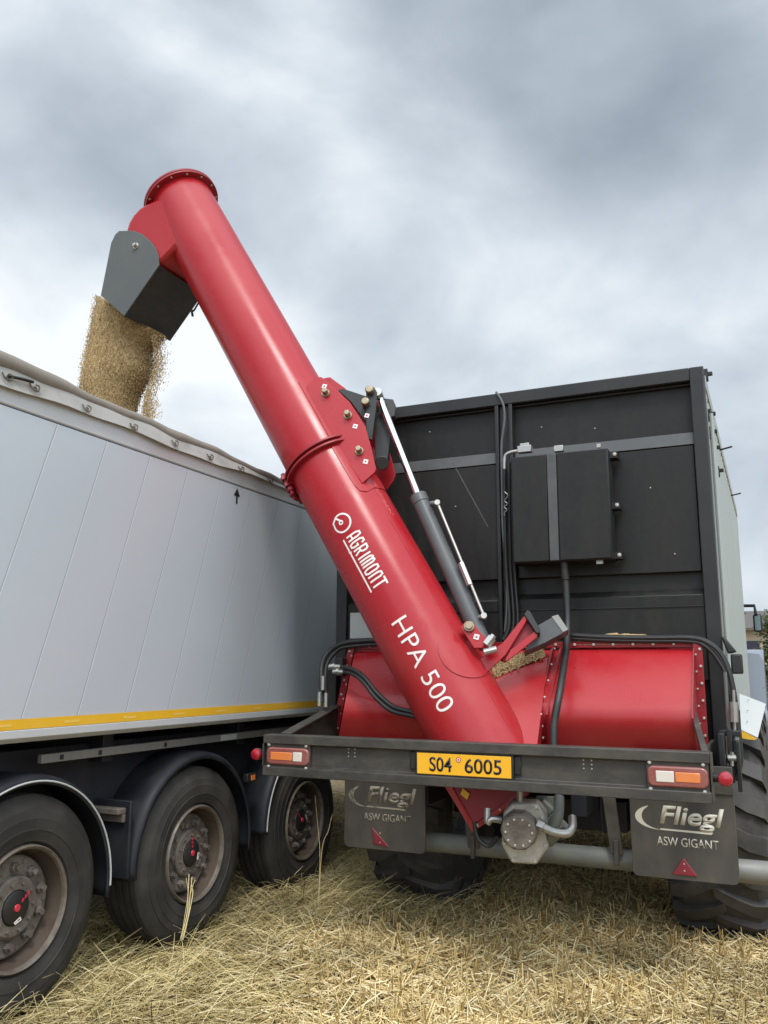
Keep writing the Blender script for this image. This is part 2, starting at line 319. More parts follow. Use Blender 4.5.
def text_mesh(body, size=1., bold=0., shear=0., extrude=0.0, spacing=1.):
    cu = bpy.data.curves.new('lettering', 'FONT'); cu.body = body; cu.size = size; cu.offset = bold; cu.shear = shear; cu.extrude = extrude; cu.space_character = spacing; cu.resolution_u = 4
    o = bpy.data.objects.new('lettering', cu); COL.objects.link(o); bpy.context.view_layer.update()
    me = bpy.data.meshes.new_from_object(o.evaluated_get(bpy.context.evaluated_depsgraph_get()))
    bpy.data.objects.remove(o); bpy.data.curves.remove(cu)
    v = np.array([p.co[:] for p in me.vertices]); return me, v
def flat_text(body, name, m, parent, p_bl, p_br, height, up=(0, 0, 1), n=(0, -1, 0), width=None, bold=0., shear=0., lift=.002, thick=.0015):
    """text from p_bl to p_br on a flat face; height = cap height"""
    me, v = text_mesh(body, 1, bold, shear); x0, x1 = v[:, 0].min(), v[:, 0].max(); cap = .70
    p_bl = Vector(p_bl); d = Vector(p_br)-p_bl; W = d.length; d.normalize(); up = Vector(up); n = Vector(n)
    for q in me.vertices:
        q.co = p_bl+d*((q.co.x-x0)/(x1-x0)*W)+up*(q.co.y/cap*height)+n*lift
    me.materials.append(M[m]); o = bpy.data.objects.new(name, me); COL.objects.link(o); par(o, parent)
    sd = o.modifiers.new('thickness', 'SOLIDIFY'); sd.thickness = thick; sd.offset = 0
    return o
def strokes_to_mb(mb, poly, w, fn, closed=False, step=.01):
    """ribbon of width w along a 2-D polyline, sent to space by fn(x, y)"""
    P = [Vector((p[0], p[1], 0)) for p in poly]
    if closed: P = P+[P[0]]
    Q = []
    for a, b in zip(P[:-1], P[1:]):
        k = max(1, int((b-a).length/step))
        Q += [a.lerp(b, i/k) for i in range(k)]
    Q.append(P[-1]); m = len(Q); vs = []; fs = []
    for i, q in enumerate(Q):
        if closed and i in (0, m-1): t1 = (Q[1]-Q[0]).normalized(); t0 = (Q[-1]-Q[-2]).normalized()
        else:
            t0 = (Q[i]-Q[i-1]).normalized() if i > 0 else (Q[1]-Q[0]).normalized()
            t1 = (Q[i+1]-Q[i]).normalized() if i < m-1 else t0
        n0 = Vector((-t0.y, t0.x, 0)); n1 = Vector((-t1.y, t1.x, 0)); n = (n0+n1)
        n = n.normalized() if n.length > .1 else n0
        k = min(1.6, 1/max(.3, n.dot(n0)))
        for sgn in (1, -1):
            r = q+n*sgn*w/2*k; vs.append(fn(r.x, r.y))
    for i in range(m-1): fs.append((2*i, 2*i+1, 2*i+3, 2*i+2))
    mb.add(vs, fs)
def arc(cx, cy, r, a0, a1, n=16, ry=None):
    ry = ry or r; return [(cx+r*math.cos(a0+(a1-a0)*i/n), cy+ry*math.sin(a0+(a1-a0)*i/n)) for i in range(n+1)]
NY = Vector((0, -1, 0))

# ================================================================== SETTING
def gz(x, y):
    t = np.clip((-2.35-x)/.5, 0, 1); return .02*np.sin(x*2.1+y*1.3)+.015*np.sin(x*4.3-y*3.1)-.015+.045*t*t*(3-2*t)
def build_ground():
    xs = np.concatenate([[-900, -300, -100, -40, -20], np.linspace(-10, 6, 65), [12, 20, 40, 100, 300, 900]])
    ys = np.concatenate([[-300, -80, -20, -5], np.linspace(0, 12, 49), [15, 20, 30, 60, 150, 400, 1500]])
    mb = MB(); g = []
    for y in ys:
        row = []
        for x in xs:
            near = -10 <= x <= 6 and 0 <= y <= 12
            z = float(gz(x, y)) if near else 0
            row.append((x, y, z))
        g.append(row)
    mb.sheet(g); o = mb.build('ground', 'soil', smooth=60); tag(o, 'dry stubble field ground under and around both trailers', 'ground', kind='structure')
build_ground()

# ================================================================== GRAIN TRAILER
YB = 4.34                                  # rear face of the bumper beam
YW = 5.30                                  # rear frame of the body
XL, XR = -2.79, -.266                      # body sides
ZT = 3.452                                 # top of the body
T = thing('grain_trailer', (-1.53, 6.3, 0), 'black transfer trailer with a red unloading auger reaching over the silver truck trailer', 'trailer')

# --- body
def rear_body():
    f = MB()
    f.box((XR-.083, YW, .95), (XR, YW+.12, ZT)); f.box((XL, YW, .95), (XL+.083, YW+.12, ZT))
    f.box((XL+.083, YW, ZT-.085), (XR-.083, YW+.12, ZT))
    fr = f.build('rear_frame', 'frameblk', T, .006)
    w = MB(); w.box((XL+.083, YW+.075, .95), (XR-.083, YW+.11, ZT-.085)); wl = w.build('rear_wall', 'black', T)
    # upper corner shadow moulding, recessed lower sheet with a folded edge
    p = MB()
    p.box((XL+.083, YW+.045, ZT-.10), (XR-.083, YW+.073, ZT-.087)); p.build('top_moulding', 'frameblk', T, .003)
    c = MB(); c.box((-1.60, YW-.005, 1.2), (-1.575, YW+.073, ZT-.087)); c.box((-1.505, YW-.005, 1.2), (-1.48, YW+.073, ZT-.087)); c.box((-1.575, YW+.03, 1.2), (-1.505, YW+.073, ZT-.087))
    c.build('centre_post', 'frameblk', T, .004)
    for x0, x1 in ((XL+.083, -1.602), (-1.478, XR-.083)):
        b = MB(); b.prism([(x0, YW+.03, 2.97), (x0, YW+.045, 3.05), (x0, YW+.073, 3.05), (x0, YW+.073, 2.97)], (x1-x0, 0, 0)); b.build('cross_rail', 'band', T, .003)
        l = MB(); l.box((x0+.004, YW+.035, 2.19), (x1-.004, YW+.072, 2.965)); l.build('door_panel', 'black', T, .004)
        s2 = MB(); s2.prism([(x0, YW+.073, 2.09), (x0, YW+.02, 2.05), (x0, YW+.02, 1.55), (x0, YW+.073, 1.55)], (x1-x0, 0, 0)); s2.build('lower_panel', 'black', T, .004)
        fl = MB(); fl.prism([(x0+.003, YW+.02, 1.98), (x0+.003, YW+.02, 1.985), (x0+.003, YW+.012, 1.985), (x0+.003, YW+.012, 1.98)], (x1-x0-.006, 0, 0)); fl.build('fold_edge', 'frameblk', T)
    rr = random.Random(21)
    for x, z in ((-2.1, 3.26), (-1.9, 2.7), (-1.3, 3.2), (-.95, 3.15), (-.62, 2.72), (-.5, 2.3), (-2.2, 2.45), (-.75, 1.8)):
        k = MB(); k.lathe([(0, .005), (.003, .004), (.004, 0)], (x, YW+(.073 if z > 3.06 else .034 if z > 2.1 else .018), z), NY, 8); k.build('rivet', 'bolt', wl)
    # small marks on the wall
    sc = MB()
    for q0, q1 in (((453, 463), (488, 527)),):
        a = aY(*q0, YW+.034); b2 = aY(*q1, YW+.034); sc.bar(a, b2, .007, .002, up=(0, 1, 0))
    sc.build('scratch', 'band', T)
    # right side: corrugated sheet
    g = []; y = YW+.12; ys = []
    while y < 10.28:
        ys += [(y, -.012), (y+.05, -.012), (y+.065, .026), (y+.15, .026), (y+.165, -.012)]; y += .215
    top = lambda yy: ZT-.03 if yy > YW+.3 else ZT-.06
    for zz in (1.25, 2.2, 3.1, 3.33): g.append([(XR-.028+d, yy, zz) for yy, d in ys])
    sd = MB(); sd.sheet(g); sd.box((XR-.08, YW+.121, 1.2), (XR-.045, 10.3, 3.35)); sd.build('side_wall', 'side', T, smooth=20)
    tr = MB(); tr.box((XR-.07, YW+.12, 3.345), (XR+.004, 10.3, 3.43)); tr.box((XR-.06, YW+.121, 1.14), (XR+.004, 10.3, 1.245))
    tr.build('side_rail', 'side', T, .006)
    ls = MB(); ls.box((XL, YW+.121, 1.14), (XL+.05, 10.3, 3.43)); ls.build('side_wall', 'side', T)
    fw = MB(); fw.box((XL, 10.3, 1.14), (XR, 10.36, 3.43)); fw.build('front_wall', 'side', T)
    fl = MB(); fl.box((XL+.05, YW+.121, 1.14), (XR-.08, 10.3, 1.2)); fl.build('floor', 'frameblk', T)
    # latch hooks and tarpaulin pegs along the right edge
    for (px, py, y) in ((711, 385, 5.5), (708.5, 401, 5.55), (709, 415, 5.6), (713, 434, 5.9), (715, 452, 6.2)):
        k = MB(); p = Vector((XR+.004, y, aX(px, py, XR+.02).z)); k.obox(p, (.012, 0, 0), (0, .03, 0), (0, 0, .035)); k.obox(p+Vector((.02, .01, .01)), (.018, 0, 0), (0, .012, 0), (0, 0, .012)); k.build('edge_latch', 'frameblk', T, .003)
    for (px, py) in ((720, 450.5), (735, 500)):
        k = MB(); y = 6.9 if px < 730 else 8.8; z = 3.30; k.tube([(XR-.02, y, z), (XR+.09, y-.05, z+.01)], .007, 6); k.build('tarp_peg', 'frameblk', T)
    # vertical locking bars just behind the corner
    k = MB()
    for y in (5.5, 5.66): k.tube([(XR+.018, y, 1.5), (XR+.018, y, 3.2)], .012, 8)
    k.build('locking_bar', 'side', T)
    # chassis
    ch = MB()
    for x in (-2.05, -1.1): ch.box((x, 4.95, .80), (x+.09, 11.2, 1.13))
    for y in (6.9, 9.0): ch.box((-1.96, y, .86), (-1.10, y+.1, 1.05))
    ch.build('chassis_beam', 'navy', T, .006)
rear_body()

# --- number plate, bumper beam, lamps
def bumper():
    x0, x1 = -2.752, -.308; zt, zb = 1.228, .998
    b = MB()
    b.prism([(x0, YB, zt), (x0, YB, zt-.05), (x0, YB+.035, zt-.056), (x0, YB+.035, zb+.058), (x0, YB, zb+.05), (x0, YB, zb), (x0, YB+.10, zb), (x0, YB+.10, zb+.012), (x0, YB+.047, zb+.02), (x0, YB+.047, zt-.02), (x0, YB+.1, zt-.012), (x0, YB+.1, zt)], (x1-x0, 0, 0))
    beam = b.build('bumper_beam', 'beam', T, .004)
    e = MB(); e.box((x0-.006, YB+.004, zb+.05), (x0, YB+.1, zt-.05)); e.build('end_plate', 'beam', beam, .002); e = MB(); e.box((x1, YB+.004, zb+.004), (x1+.008, YB+.1, zt-.004)); e.build('end_plate', 'beam', beam, .002)
    for x in (-2.19, -.88):
        for i in range(2):
            for j in range(3): h = MB(); h.lathe([(0, .004), (.0022, .004), (.0022, 0)], (x+i*.04-.02, YB+.0355, 1.135+j*.02-.01), NY, 8); h.build('rivet', 'bolt', beam)
    for x in (-1.815, -1.235):
        h = MB(); h.box((x-.018, YB+.022, 1.075), (x+.018, YB+.034, 1.17)); h.build('rubber_stop', 'rubber', beam, .012)
    # arms back to the body
    a = MB(); a.prism([(-2.70, YB+.101, 1.228), (-2.70, YB+.101, 1.0), (-2.70, YW+.1, 1.02), (-2.70, YW, 1.40)], (.02, 0, 0)); a.bar((-2.66, YB+.101, 1.228), (-2.70, YW, 1.395), .07, .012); a.build('side_arm', 'beam', T, .003)
    a = MB(); a.prism([(-.36, YB+.101, 1.222), (-.36, YB+.101, 1.0), (-.36, YW+.1, 1.02), (-.36, YW, 1.22)], (.02, 0, 0)); a.bar((-.335, YB+.11, 1.215), aY(693, 712, 5.05), .03, .03); a.build('side_arm', 'beam', T, .003)
    # number plate
    p0, p1 = -1.784, -1.264; zc = 1.112
    bk = MB(); bk.box((p0-.012, YB+.012, zc-.066), (p1+.012, YB+.034, zc+.066)); bk.build('plate_holder', 'rubber', T, .004)
    pl = MB(); pl.box((p0, YB+.006, zc-.054), (p1, YB+.0115, zc+.054)); plate = pl.build('number_plate', 'plate', T, .002)
    y = YB+.0058
    def digits(s, xa, xb): flat_text(s, 'plate_characters', 'ink', plate, (xa, y, zc-.036), (xb, y, zc-.036), .072, bold=.012, lift=.0008, thick=.0012)
    digits('S04', p0+.072, p0+.198); digits('6005', p0+.270, p0+.470)
    st = MB(); st.lathe([(0, .0135), (.0012, .0135), (.0012, .0)], (p0+.236, y, zc+.027), NY, 20); st.build('registration_sticker', 'lampred', plate)
    st = MB(); st.lathe([(0, .0095), (.0018, .0095), (.0018, .0)], (p0+.236, y-.0004, zc+.027), NY, 20); st.build('registration_sticker', 'cream', plate)
    st = MB(); st.lathe([(0, .005), (.0024, .005), (.0024, .0)], (p0+.236, y-.0006, zc+.027), NY, 12); st.build('registration_sticker', 'lampred', plate)
    # tail lights
    for xa, xb, w0, w1, lab in ((-2.728, -2.448, -2.548, -2.49, None), (-.592, -.318, -.552, -.47, None)):
        z0, z1 = 1.063, 1.158
        h = MB(); n = 8; r = .03; pts = []
        for cx_, cz_, a0 in ((xb-r, z1-r, 0), (xa+r, z1-r, PI/2), (xa+r, z0+r, PI), (xb-r, z0+r, 1.5*PI)):
            pts += [(cx_+r*math.cos(a0+PI/2*i/n), YB+.034, cz_+r*math.sin(a0+PI/2*i/n)) for i in range(n+1)]
        h.prism(pts, (0, -.036, 0)); tl = h.build('tail_light', 'lensred', T, .008)
        o0, o1 = (xa+.03, w0-.006) if xa < -2 else (w1+.006, xb-.035)
        l = MB(); l.box((o0, YB-.0045, z0+.025), (o1, YB+.002, z1-.025)); l.build('indicator_lens', 'lensorange', tl, .003)
        l = MB(); l.box((w0, YB-.005, z0+.022), (w1, YB+.002, z1-.022)); l.build('reversing_lens', 'lenswhite', tl, .003)
        k = MB(); k.box((xa-.004, YB+.012, z0-.030), (xb+.004, YB+.033, z1+.030)); lp = k.build('lamp_plate', 'beam', tl, .003)
        for x in (xa+.012, xb-.02):
            for z in (z0-.014, z1+.014):
                place(BOLT, 'bolt', tl, (x, YB+.011, z), (PI/2, 0, 0))
    # side marker lamps on rubber stalks
    for x, s in ((-2.752, -1), (-.300, 1)):
        c = Vector((x+s*.055, YB+.03, 1.112))
        m = MB(); m.tube([(x, YB+.05, 1.112), (x+s*.05, YB+.04, 1.112)], [.022, .018], 12); m.lathe([(-.02, .0), (-.02, .033), (.012, .035), (.012, 0)], c, NY, 20); ml = m.build('marker_lamp', 'rubber', T, .002)
        r = MB(); r.lathe([(.0125, .033), (.024, .03), (.03, .018), (.032, 0)], c, NY, 20); r.build('lamp_lens', 'lampred', ml)
b0 = MB(); b0.lathe([(0, .0095), (.006, .0095), (.009, .007), (.010, 0)], axis=(0, 0, 1), n=10); BOLT = b0.build('bolt', 'bolt')
bumper()

# --- hopper
def bolt_at(p, n, parent, k=1., m=None):
    o = place(BOLT, 'bolt', parent, p); o.rotation_euler = Vector(n).to_track_quat('Z', 'Y').to_euler(); o.scale = (k, k, k); par(o, parent); return o
def hopper():
    xl, xr = -2.61, -.365; fl = .05
    prof = [(5.19, 1.735), (5.13, 1.70), (4.885, 1.455), (4.853, 1.415), (4.835, 1.375), (4.832, 1.335), (4.845, 1.29), (4.97, 1.08), (5.10, .98)]
    h = MB(); xs = [xl+fl, -1.9, -1.28, -1.19, -.9, xr-fl]
    tx = lambda x, y, z: x+(.5*max(0, 5.14-y)-.2*(1.72-z) if x == xs[0] else 0)
    h.sheet([[(tx(x, y, z), y, z) for x in xs] for y, z in prof])
    for x in (xl+fl, xr-fl): h.add([(tx(x, y, z), y, z) for y, z in prof]+[(x, 5.24, .98), (x, 5.24, 1.735)], [tuple(range(11))])
    hp = h.build('hopper', 'red', T, smooth=28)
    # bolted flange frame
    f = MB(); f.prism([(xl, 5.14, 1.76), (xl-.156, 5.14, .98), (xl-.108, 5.14, .98), (xl+fl-.002, 5.14, 1.76)], (0, .02, 0)); f.box((xr-fl+.002, 5.14, .98), (xr, 5.16, 1.76)); f.box((xl, 5.162, 1.738), (xr, 5.18, 1.775)); f.build('hopper_flange', 'red2', hp, .002)
    ribR = MB(); ribR.prism([(xr-fl, 4.83, 1.42), (xr-fl, 4.80, 1.36), (xr-fl, 4.955, 1.06), (xr-fl, 5.138, .99), (xr-fl, 5.138, 1.73)], (.008, 0, 0)); ribR.build('end_rib', 'red2', hp)
    for i in range(20):
        x = xl+.04+i*(xr-xl-.08)/19
        if -2.2 < x < -1.25: continue
        bolt_at((x, 5.161, 1.757), NY, hp, 1.0)
    for i in range(8):
        z = 1.06+i*.095
        bolt_at((xl+.022-.2*(1.76-z), 5.139, z), NY, hp, .9); bolt_at((xr-.014, 5.139, z), NY, hp, .9)
        bolt_at((xr-.038, 5.139, z-.03), NY, hp, .65); bolt_at((xl+.036-.2*(1.76-z), 5.139, z-.03), NY, hp, .65)
    # middle joint flange beside the auger intake
    A, B = Vector((-1.17, 5.10, 1.73)), Vector((-1.19, 4.80, 1.36)); Cc = Vector((-1.205, 4.90, 1.10))
    j = MB(); j.prism([A, B, Cc, Cc+Vector((.0, .12, 0)), A+Vector((0, .08, .02))], (.012, 0, 0)); j.prism([A+Vector((-.05, .0, 0)), B+Vector((-.05, 0, 0)), Cc+Vector((-.05, 0, 0)), Cc+Vector((-.05, .12, 0)), A+Vector((-.05, .08, .02))], (.012, 0, 0)); j.build('joint_flange', 'red2', hp)
    for i in range(5):
        p = A.lerp(B, i/4); bolt_at(p+Vector((-.02, -.02, .0)), (0, -.7, .5), hp, .7)
    for i in range(1, 4):
        p = B.lerp(Cc, i/4); bolt_at(p+Vector((-.02, -.01, 0)), NY, hp, .7)
    # intake transition: sloping facet between the tube and the joint
    V = lambda px, py, Y: aY(px, py, Y)
    a, b2, c, d = V(492, 681, 4.86), V(548, 657, 5.08), V(537, 746, 4.62), V(508, 746, 4.56)
    e2, f2 = V(548, 652, 5.12), V(540, 752, 4.68)
    q = MB(); q.add([a, b2, c, d, e2, f2, V(470, 676, 5.1), V(490, 752, 4.75), V(455, 690, 5.1)], [(0, 1, 2, 3), (1, 4, 5, 2), (0, 6, 4, 1), (3, 2, 5, 7), (0, 3, 7, 8, 6)]); it = q.build('intake_chute', 'red', hp, smooth=12)
    # lower trough of the auger under the beam
    t0, t1, t2 = V(450, 786, 4.72), V(524, 790, 4.72), V(473, 825, 4.70)
    t = MB(); t.prism([t0, t2, t1], (0, .35, 0)); tr = t.build('auger_trough', 'red2', hp, .003)
    t = MB(); t.prism([t0+Vector((-.03, -.012, 0)), t2+Vector((-.0, -.012, -.035)), t2+Vector((.01, -.012, .0)), t0+Vector((.015, -.012, 0))], (0, .02, 0)); t.prism([t2+Vector((0, -.01, -.035)), t1+Vector((.03, -.01, -.02)), t1+Vector((0, -.01, .005)), t2+Vector((.01, -.01, 0))], (0, .02, 0)); t.build('trough_flange', 'red', tr)
    for k in (.08, .3, .52, .75, .95):
        bolt_at(t2.lerp(t1, k)+Vector((.008, -.012, -.012)), NY, tr, .8)
    yl = MB(); yl.obox(V(465, 794, 4.705), (.02, 0, -.014), (0, .002, 0), (.008, 0, .016)); yl.build('warning_label', 'yellow', tr)
    return hp
hopper()

# --- auger tube
P0 = Vector((-1.2783, 4.6615, .7705)); P1 = P0+(Vector((-4.1935, 4.9549, 5.5))-P0).normalized()*5.30
AX = (P1-P0).normalized(); LEN = (P1-P0).length; RT = .256
_mid = (P0+P1)/2; _tc = (CAM-_mid); EN = (_tc-AX*_tc.dot(AX)).normalized(); ED = -AX; EU = EN.cross(ED)
def cyl(u, v, r=RT): th = v/RT; return P0+AX*u+(EN*math.cos(th)+EU*math.sin(th))*r
def cuv(px, py, R=RT):
    d = (ROT @ _ray(px, py)).normalized(); o = CAM-P0; dd = d-AX*d.dot(AX); oo = o-AX*o.dot(AX)
    a = dd.dot(dd); b = 2*dd.dot(oo); c = oo.dot(oo)-R*R; D = b*b-4*a*c
    t = (-b-math.sqrt(max(0, D)))/(2*a); p = o+d*t; return p.dot(AX), RT*math.atan2(p.dot(EU), p.dot(EN))
def plane(off): return (_mid+EN*off, EN)
def apl(px, py, off): return aP(px, py, *plane(off))
UJ = cuv(316, 447)[0]                       # the folding joint
def auger():
    t = MB(); n = 72
    us = [.10, .25, .4, .5, .9, 1.4, UJ-.03]
    t.lathe([(u, RT) for u in us], P0, AX, n); lower = t.build('auger_tube', 'red', T, smooth=30)
    bm = bmesh.new(); bm.from_mesh(lower.data); bmesh.ops.bisect_plane(bm, geom=bm.verts[:]+bm.edges[:]+bm.faces[:], plane_co=(0, 0, 1.03), plane_no=(0, 0, -1), clear_outer=True); bm.to_mesh(lower.data); bm.free()
    t = MB(); t.lathe([(u, RT-.003) for u in [UJ-.035, UJ+.5, UJ+1, UJ+1.7, UJ+2.4, LEN-.01]]+[(LEN-.01, 0)], P0, AX, n); upper = t.build('auger_tube', 'red', T, smooth=30); upper['label'] = 'upper half of the red auger tube'
    lower['label'] = 'lower half of the red auger tube with white lettering'
    # joint flanges
    j = MB(); j.lathe([(UJ-.035, RT-.01), (UJ-.035, RT+.035), (UJ-.02, RT+.035), (UJ-.02, RT-.01)], P0, AX, n); j.lathe([(UJ+.0, RT-.014), (UJ+.0, RT+.035), (UJ+.015, RT+.035), (UJ+.015, RT-.014)], P0, AX, n); j.build('joint_ring', 'red2', lower, .002)
    k = MB()
    for th in (-1.95, -1.65, -1.38):
        d = EN*math.cos(th)+EU*math.sin(th); p = P0+AX*(UJ-.11)+d*(RT+.03); k.tube([p, p+AX*.17], .014, 10); k.tube([p+AX*.03, p+AX*.05], .026, 6); k.tube([p+AX*.13, p+AX*.15], .026, 6)
        k.obox(P0+AX*(UJ-.035)+d*(RT+.022), AX*.012, d*.03, AX.cross(d)*.03); k.obox(P0+AX*(UJ+.02)+d*(RT+.022), AX*.012, d*.03, AX.cross(d)*.03)
    k.build('clamp_bolt', 'red2', lower)
    # thin saddle plates hugging the tube
    def saddle(name, outline, par_, lift=.005, R=RT):
        bm = bmesh.new(); vs = [bm.verts.new((x, y, 0)) for x, y in outline]; bm.faces.new(vs)
        xs = [p[0] for p in outline]; ys = [p[1] for p in outline]
        yv = min(ys)
        while yv < max(ys):
            g = bm.verts[:]+bm.edges[:]+bm.faces[:]; bmesh.ops.bisect_plane(bm, geom=g, plane_co=(0, yv, 0), plane_no=(0, 1, 0)); yv += .02
        ext = bmesh.ops.extrude_face_region(bm, geom=bm.faces[:]); 
        for g in ext['geom']:
            if isinstance(g, bmesh.types.BMVert): g.co.z = lift
        for q in bm.verts: q.co = cyl(q.co.x, q.co.y, R+q.co.z)
        bmesh.ops.recalc_face_normals(bm, faces=bm.faces)
        me = bpy.data.meshes.new(name); bm.to_mesh(me); bm.free(); me.shade_smooth(); me.set_sharp_from_angle(angle=math.radians(35)); me.materials.append(M['red']); o = bpy.data.objects.new(name, me); COL.objects.link(o); par(o, par_)
    q = [cuv(x, y) for x, y in ((294, 476), (312, 457), (331, 446), (342, 465), (355, 486), (360, 491), (367, 492), (374, 488))]
    saddle('saddle_plate', [(UJ-.038, q[0][1]), (UJ-.038, .36), (q[7][0], .36)]+q[::-1], lower)
    q = [cuv(x, y) for x, y in ((324, 428), (298.5, 382), (307, 378))]
    saddle('saddle_plate', [(UJ+.017, .36), (UJ+.017, q[0][1]), q[1], q[2], (q[2][0]+.02, .36)], upper, R=RT-.003)
    cu_, cv = cuv(466, 651)
    saddle('saddle_plate', [(cu_+.17*math.cos(a), cv+.17*math.sin(a)) for a in np.linspace(PI*.28, PI*1.72, 24)]+[(cu_+.12, .36), (cu_-.02, .36)][::-1], lower, .006)
    ws = MB()
    for v in (.20,):
        ws.tube([cyl(u, v, RT+.0005) for u in np.linspace(.45, UJ-.66, 40)], .0022, 6)
    ws.build('weld_seam', 'red', lower)
    
    # hinge plates, front and back of the tube
    HP = [(307, 385.4), (316.4, 377), (321.3, 376.8), (330, 384), (349.6, 402), (358, 415), (365, 426), (371, 447), (376, 468), (375, 472), (362, 483.5), (345, 458), (324, 428), (306.5, 395)]
    off = .225
    h = MB(); h.prism([apl(x, y, off) for x, y in HP], -EN*.02); hp = h.build('hinge_plate', 'red', T, .003)
    h = MB(); h.prism([apl(x, y, -.195) for x, y in ((318, 379), (330, 377), (345, 388), (372, 420), (386, 440), (391, 457), (395.5, 474), (393.5, 480), (386.5, 489.5), (360, 460), (330, 420))], -EN*.02); hb = h.build('hinge_plate', 'red', T, .003)
    for x, y in ((325.8, 393.5), (348, 415.7), (359.4, 451.4)):
        p = apl(x, y, off); b = MB(); b.lathe([(-.004, .028), (.010, .028), (.010, 0)], p, EN, 20); b.lathe([(.0, .021), (.034, .021), (.038, .017), (.038, 0)], p+EN*.012, EN, 6); b.build('hinge_pin', 'brass', hp, .002)
        b = MB(); b.lathe([(.0, .03), (-.03, .03), (-.03, 0)], p-EN*.42, EN, 12); b.build('hinge_pin', 'brass', hb)
    def mark(x, y, parent, off):
        p = apl(x, y, off)+EN*.002; b = MB(); b.obox(p, AX*.0105+EU*.0105, AX*-.0105+EU*.0105, EN*.002); b.build('grease_sticker', 'cream', parent)
        b = MB(); b.obox(p+EN*.0024, AX*.004+EU*.004, AX*-.004+EU*.004, EN*.001); b.build('grease_sticker', 'lampred', parent)
    for x, y in ((324.5, 386.5), (355.3, 426.5), (365.7, 461.8)): mark(x, y, hp, off)
    # black linkage behind the front plate
    for o2 in (.10, -.12):
        l = MB(); l.prism([apl(x, y, o2) for x, y in ((366, 391), (369, 387), (374, 387), (377, 392), (375.5, 412), (372, 440), (366, 438))], -EN*.025); lk = l.build('link_plate', 'frameblk', T, .003)
        l = MB(); l.prism([apl(x, y, o2-.03) for x, y in ((338, 390), (343, 388.5), (366, 396), (372, 404), (368, 424), (362, 417), (351, 402))], -EN*.02); l.build('link_arm', 'frameblk', lk, .003)
    mark(367, 415.8, lk, .101)
    for x, y in ((370, 391.5), (366, 403.5)):
        p = apl(x, y, .10); b = MB(); b.lathe([(-.24, .028), (.035, .028), (.04, .022), (.04, 0)], p, EN, 16); b.build('link_pin', 'brass', lk, .002)
    b = MB(); b.tube([apl(382, 463, .12), apl(382, 463, -.14)], .045, 18); b.build('pivot_tube', 'rubber', lk, .004)
    l = MB(); l.prism([apl(x, y, -.02) for x, y in ((374, 420), (389, 405), (391, 430), (388, 458), (378, 466), (375, 455))], -EN*.05); l.build('link_arm', 'frameblk', lk, .004)
    l = MB(); l.prism([apl(x, y, .0) for x, y in ((384, 398), (393, 399), (395.5, 405), (395, 416), (389, 418))], -EN*.06); l.build('link_arm', 'rubber', lk, .006)
    # hydraulic cylinder
    c0 = .03
    a, b2, c = apl(378.5, 396, c0), apl(418.5, 497, c0), apl(482, 642, c0)
    m = MB(); m.tube([b2, c], .052, 28); dd = (c-b2).normalized(); m.tube([b2-dd*.012, b2+dd*.05], .056, 28); hc = m.build('hydraulic_cylinder', 'cyl', T, .004)
    m = MB(); m.tube([a, b2], .024, 20); m.build('piston_rod', 'chrome', hc)
    m = MB(); m.tube([a-EN*.05, a+EN*.06], .034, 18); m.tube([apl(371, 392, .02), apl(380, 398, .02)], .02, 12); m.build('rod_eye', 'steel', hc, .003)
    r0, r1, r2, r3 = apl(437.5, 503, .09), apl(461, 563, .09), apl(470, 585, .09), apl(484, 616, .09)
    m = MB(); m.tube([r0, r3], .009, 8); m.tube([r0, apl(431, 503, .05)], .013, 10); m.tube([r3, apl(477, 618, .05)], .013, 10); m.tube([r1, r2], .020, 6); m.tube([r0-EN*.015, r0+EN*.015], .018, 10); m.tube([r3-EN*.015, r3+EN*.015], .018, 10); m.build('bypass_pipe', 'steel', hc)
    # base bracket for the cylinder and the transport cradle
    br = MB(); br.prism([apl(x, y, .20) for x, y in ((460, 627), (466, 621), (472, 621), (480, 632), (488, 640), (482, 648), (474, 648))], -EN*.02); bk = br.build('cylinder_bracket', 'red', T, .003)
    br = MB(); br.prism([apl(x, y, -.10) for x, y in ((460, 627), (466, 621), (472, 621), (480, 632), (488, 640), (482, 648), (474, 648))], -EN*.02); br.build('cylinder_bracket', 'red', T, .003)
    p = apl(469.3, 627, .20); b = MB(); b.lathe([(-.3, .03), (.02, .03), (.02, 0)], p, EN, 18); b.lathe([(.02, .02), (.035, .02), (.035, 0)], p, EN, 18); b.build('bracket_pin', 'brass', bk, .002)
    mark(476.5, 637, bk, .20)
    b = MB(); p = apl(486, 645, .19); b.tube([p, p+EU*.05+AX*.02], .028, 6); b.tube([p+EU*.05+AX*.02, p+EU*.065+AX*.027], .018, 6); b.tube([p-AX*.03-EU*.03, p-AX*.05+EU*.04], .02, 10); b.build('bracket_nut', 'steel', bk)
    CR = [(480, 662), (500, 645), (525, 612), (539, 631), (507, 653), (487, 672)]
    cr = MB(); cr.prism([apl(x, y, .10) for x, y in ((479, 660), (503, 643), (527, 613), (530, 616), (506, 655), (486, 674))], EN*.012)
    cr.prism([apl(x, y, .10) for x, y in ((505, 660), (511, 650), (534, 632.5), (538, 632), (537, 638), (516, 655), (507, 662))], EN*.014); crd = cr.build('transport_cradle', 'red', T, .003)
    cr = MB(); cr.prism([apl(x, y, .07) for x, y in ((500, 660), (527, 614), (538, 631), (533, 638), (512, 655), (505, 662))], -EN*.03); cr.build('cradle_channel', 'red2', crd, .003)  # shade inside the channel is painted with the darker red
    cr = MB(); cr.prism([apl(x, y, .13) for x, y in ((527, 610), (530, 611), (540, 629), (540, 633), (536, 633), (524, 614))], -EN*.2); cr.build('cradle_pad', 'rubber', crd, .004)
